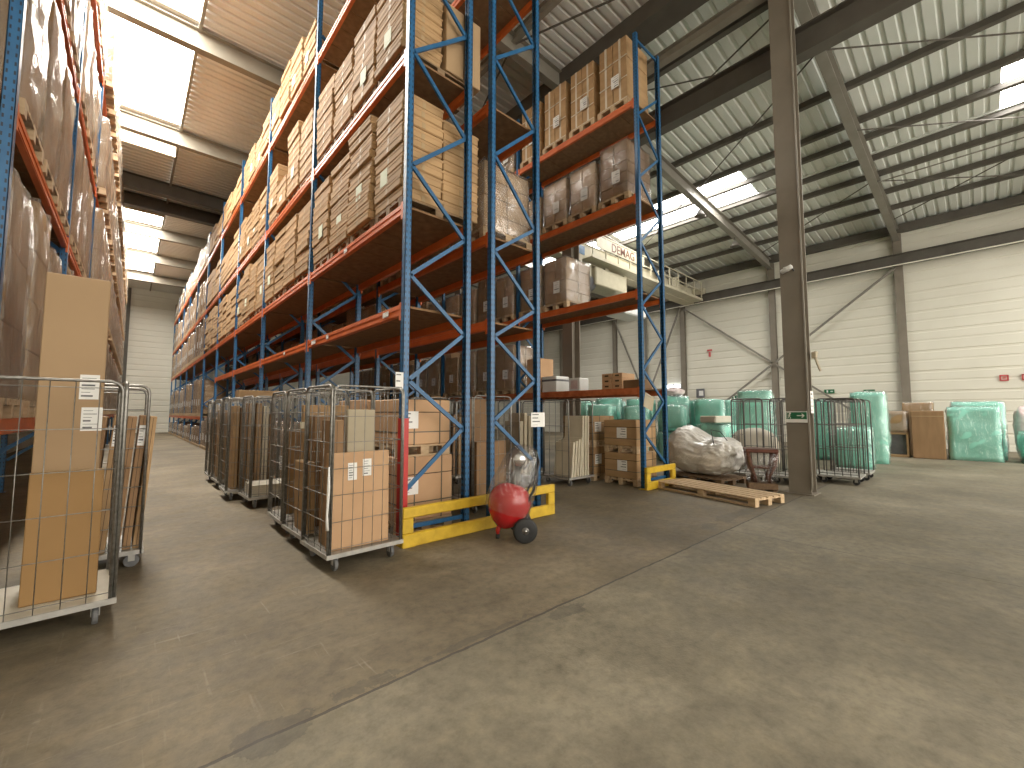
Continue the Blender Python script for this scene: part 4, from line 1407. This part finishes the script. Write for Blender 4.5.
fo = soft_box(.74, .84, 1.95, 7, .03, 77).build('film', M['film'], o, True)
cab = thing('cabinet', 'brown boxed cabinet with a dark open front at floor level beside the tall brown carton', 'cabinet', (20.3, 2.16, .002), .03)
MB().cbox((.3, 0, .42), (.06, .74, .84), .01).cbox((0, -.34, .42), (.6, .06, .84), .01).cbox((0, .34, .42), (.6, .06, .84), .01).cbox((0, 0, .81), (.6, .74, .06), .01).cbox((0, 0, .04), (.6, .74, .08), .01).build('carcass', M['carton'], cab)
MB().cbox((.05, 0, .44), (.4, .62, .7), .01).build('inner_unit', M['grey_goods'], cab)
o = soft_box(.6, .72, .74, 9, .03, 31).build('wrapped_bundle', M['carton'], None, True)
o.location = (20.3, 2.16, .852); tag(o, 'brown film-wrapped bundle on top of the dark-fronted cabinet', 'wrapped bundle')
soft_box(.63, .75, .76, 9, .03, 32).build('film', M['film_milky'], o, True)

# cages by the column
make_cage('roll_cage', 'empty wire roll cage right of the column with pale base, nearest the camera', 11.75, 2.16, .04, .8, .7, 1.66, mesh_n=(4, 3), dark=True, front=False, back=False, rod_only=True)
make_cage('roll_cage', 'empty wire roll cage close behind the pale-based one right of the column', 12.75, 2.14, .03, .8, .7, 1.66, mesh_n=(4, 3), dark=True, front=False, rod_only=True)
make_cage('roll_cage', 'empty dark wire cage directly behind the grey column', 10.85, 2.84, .02, .8, .62, 1.66, mesh_n=(4, 3), dark=True, front=False, rod_only=True)
make_cage('roll_cage', 'empty dark wire cage half hidden behind the one at the column', 11.85, 2.88, .02, .8, .62, 1.66, mesh_n=(4, 3), dark=True, front=False, rod_only=True)
make_cage('roll_cage', 'empty dark wire cage just left of the column, behind the red-brown stand', 10.68, 3.56, .02, .8, .66, 1.66, mesh_n=(4, 3), dark=True, front=False, rod_only=True)

# ------------------------------------------------------------------ things fixed to column and walls
sg = thing('exit_sign', 'green exit sign with running figure and arrow on the grey column', 'exit sign', (9.37, 2.37, 1.44))
MB().box((0, 0, 0), (.012, .34, .21)).build('plate', M['paper'], sg)
MB().box((-.007, 0, .025), (.004, .335, .13)).build('green_field', M['green_sign'], sg)
mb = MB()
xx = -.011
def bar2(p, q_, w):
    mb.bar((xx, p[0], p[1]), (xx, q_[0], q_[1]), w, .004) if False else mb.tube([(xx, p[0], p[1]), (xx, q_[0], q_[1])], w / 2, 6)
# door and running figure on the left half (y grows to the left of the picture)
bar2((.155, -.03), (.155, .08), .008); bar2((.155, .08), (.09, .08), .008); bar2((.09, .08), (.09, .06), .008)
mb.lathe([(.002, -.002), (.013, -.002), (.013, .002), (.002, .002)], 12, 0, Matrix.Translation((xx, .105, .066)) @ Matrix.Rotation(math.pi / 2, 4, 'Y'))
bar2((.11, .05), (.118, .015), .018); bar2((.118, .015), (.095, -.01), .01); bar2((.095, -.01), (.1, -.035), .009); bar2((.118, .015), (.135, -.02), .01)
bar2((.108, .045), (.085, .03), .008); bar2((.11, .045), (.135, .03), .008)
# arrow on the right half
bar2((-.01, .025), (-.12, .025), .016); bar2((-.125, .025), (-.085, .06), .016); bar2((-.125, .025), (-.085, -.01), .016)
mb.build('pictogram', M['paper'], sg)
sheet('notice', 'white sheet taped to the side of the grey column above the exit sign', 'notice', (9.62, 2.17, 1.72), .2, .42, lines=5, seed=12)
cm = thing('security_camera', 'small white security camera on the grey column', 'security camera', (9.37, 2.43, 4.28))
MB().cbox((0, 0, .02), (.03, .1, .1), .008).build('bracket', M['white_paint'], cm)
MB().lathe([(.02, -.1), (.045, -.09), (.05, .06), (.045, .1), (.02, .11)], 14, 0, Matrix.Translation((-.08, -.02, -.01)) @ Matrix.Rotation(1.2, 4, 'X')).build('body', M['white_paint'], cm, True)
MB().lathe([(.005, 0), (.03, 0), (.03, .02), (.005, .02)], 12, 0, Matrix.Translation((-.08, -.125, -.05)) @ Matrix.Rotation(1.2, 4, 'X')).build('lens', M['black_gloss'], cm, True)
bk = MB().cbox((0, 0, 0), (.1, .08, .12), .01).bar((.05, 0, -.05), (.12, -.06, -.3), .03, .03).cbox((.12, 0, .06), (.12, .05, .05), .01).build('cable_bracket', M['carton_fawn'])
bk.location = (9.72, 2.12, 2.62); tag(bk, 'tan cable bracket on the side of the grey column', 'bracket')
for (y, z, l) in ((5.15, 2.62, 'small green wall sign farthest right, above the mint wraps'), (3.6, 2.55, 'small green wall sign beside the wall column, above the nested cages'), (9.6, 2.45, 'small green wall sign left of the tall mint wardrobe')):
    o = MB().box((0, 0, 0), (.02, .42, .2)).box((-.012, -.1, 0), (.006, .1, .04), 1).box((-.012, .08, 0), (.006, .06, .12), 1).build('wall_sign', [M['green_sign'], M['paper']])
    o.location = (26.15, y, z); tag(o, l, 'sign')
for (y, z, l) in ((-.62, 2.95, 'small red wall sign high above the big mint box, left of two'), (-1.2, 2.95, 'small red wall sign at the right picture edge')):
    mb = MB()
    mb.box((0, 0, .1), (.02, .24, .05)).box((0, 0, -.1), (.02, .24, .05)).box((0, .1, 0), (.02, .05, .22)).box((0, -.1, 0), (.02, .05, .22)).box((0, 0, 0), (.02, .09, .05))
    o = mb.build('wall_sign', M['red_sign'])
    o.location = (26.15, y, z); tag(o, l, 'sign')
o = MB().box((0, 0, 0), (.02, .3, .1)).box((0, 0, -.25), (.02, .12, .3)).build('wall_sign', M['red_sign'])
o.location = (26.15, 11.0, 5.35); tag(o, 'faint red mark high on the wall between two wall columns', 'sign')
o = MB().cbox((0, 0, 0), (.1, .5, .55), .02).box((-.052, -.06, 0), (.006, .26, .3), 1).build('wall_panel', [M['grey_goods'], M['white_paint']])
o.location = (26.08, 11.6, 2.75); tag(o, 'dark grey control panel with a white screen on the right wall', 'control panel')

# floodlights on the second rafter
def flood(label, x, y, z):
    r = thing('floodlight', label, 'lamp', (x, y, z))
    MB().tube([(0, 0, 0), (0, 0, -.2)], .03, 8).build('bracket', M['beam_dark'], r)
    MB().lathe([(.06, -.2), (.1, -.24), (.2, -.42), (.21, -.45), (.02, -.45)], 18).build('lamp_shade', M['beam_dark'], r, True)
    return r
flood('dark floodlight under the second roof rafter, nearer the right wall', 21.0, 7.5, deck_r(21) - .77)
flood('dark floodlight under the second roof rafter, beside the roof window', 17.3, 7.5, deck_r(17.3) - .77)

# ------------------------------------------------------------------ overhead crane
cr = thing('overhead_crane', 'cream overhead travelling crane spanning the right hall with a railed walkway', 'crane', (17.8, 11.95, 9.0))
xa, xb = -7.9, 7.9
MB().box((0, -.25, -.3), (xb - xa, .04, .85)).box((0, .25, -.3), (xb - xa, .04, .85)).box((0, 0, .13), (xb - xa, .62, .03)).box((0, 0, -.73), (xb - xa, .62, .03)).build('girder', M['cream'], cr)
for s in (-1, 1):
    MB().cbox((s * 7.85, .1, -.1), (.35, 2.2, .36), .02).build('end_carriage', M['cream'], cr)
MB().box((2.2, -.62, -.7), (10.8, .66, .04)).box((2.2, -.94, -.66), (10.8, .03, .14)).build('walkway', M['cream'], cr)
mb = MB()
for i in range(12):
    mb.box((-3.1 + i * .965, -.92, -.15), (.05, .05, 1.06))
mb.box((2.2, -.92, .38), (10.7, .05, .05)).box((2.2, -.92, -.12), (10.7, .04, .04))
mb.build('railing', M['cream'], cr)
for i, (x, w) in enumerate(((3.3, .5), (4.9, .4))):
    MB().cbox((x, -.62, -.25), (w, .25, .86), .02).build('switch_box', M['cream'], cr)
# sign panel with the maker's name
MB().box((-.95, -.965, .03), (3.9, .03, .5)).build('name_plate', M['cream'], cr)
fc = bpy.data.curves.new('lettering', 'FONT')
fc.body = 'DEMAG'
fc.size = .56
fc.extrude = .004
fc.align_x = 'CENTER'
fc.offset = .005
tmp = bpy.data.objects.new('lettering_curve', fc)
me = bpy.data.meshes.new_from_object(tmp)
bpy.data.objects.remove(tmp)
fo = bpy.data.objects.new('lettering', me)
COL.objects.link(fo)
me.materials.clear()
me.materials.append(M['brown_red'])
fo.parent = cr
fo.location = (-.85, -.985, -.15)
fo.rotation_euler = (math.pi / 2, 0, 0)
MB().box((.45, -.985, .03), (.1, .01, .3)).box((.65, -.985, .03), (.1, .01, .3)).build('emblem', M['beam_grey'], cr)
MB().box((-3.3, -.27, -.2), (.9, .02, .4)).build('blue_plate', M['blue_plain'], cr)
# trolley and hoist below
MB().cbox((-1.4, -.2, -1.35), (2.4, 1.0, .8), .04).cbox((-3.4, -.2, -1.15), (1.4, .7, .6), .04).box((-1.4, -.2, -.85), (.3, .5, .25)).box((-3.4, -.2, -.8), (.3, .5, .2)).build('trolley', M['cream'], cr)
MB().lathe([(.02, -.8), (.38, -.8), (.38, .8), (.02, .8)], 20, 0, Matrix.Translation((-3.2, -.2, -1.6)) @ Matrix.Rotation(math.pi / 2, 4, 'Y')).build('hoist_drum', M['grey_goods'], cr, True)
MB().cbox((.2, -.4, -2.35), (1.9, 1.1, .9), .06).box((-.3, -.96, -2.3), (.7, .01, .5), 1).build('operator_cab', [M['white_paint'], M['grey_goods']], cr)
MB().box((.2, -.3, -1.32), (.2, .2, 1.2)).build('cab_hanger', M['cream'], cr)

# ------------------------------------------------------------------ light
w = bpy.data.worlds.new('World')
scene.world = w
w.use_nodes = True
nt = w.node_tree
bg = nt.nodes['Background']
bg.inputs[0].default_value = (1., .94, .84, 1)
bg.inputs[1].default_value = 4.2

scene.view_settings.view_transform = 'Standard'
scene.view_settings.look = 'None'
scene.view_settings.gamma = 1
scene.view_settings.exposure = .12
scene.view_settings.use_curve_mapping = False
scene.cycles.max_bounces = 8
scene.cycles.diffuse_bounces = 5
scene.cycles.glossy_bounces = 3
scene.cycles.transparent_max_bounces = 12
scene.cycles.sample_clamp_indirect = 4.
scene.cycles.caustics_reflective = False
scene.cycles.caustics_refractive = False
print('OBJECTS', len(COL.objects), 'cartons', ncart)
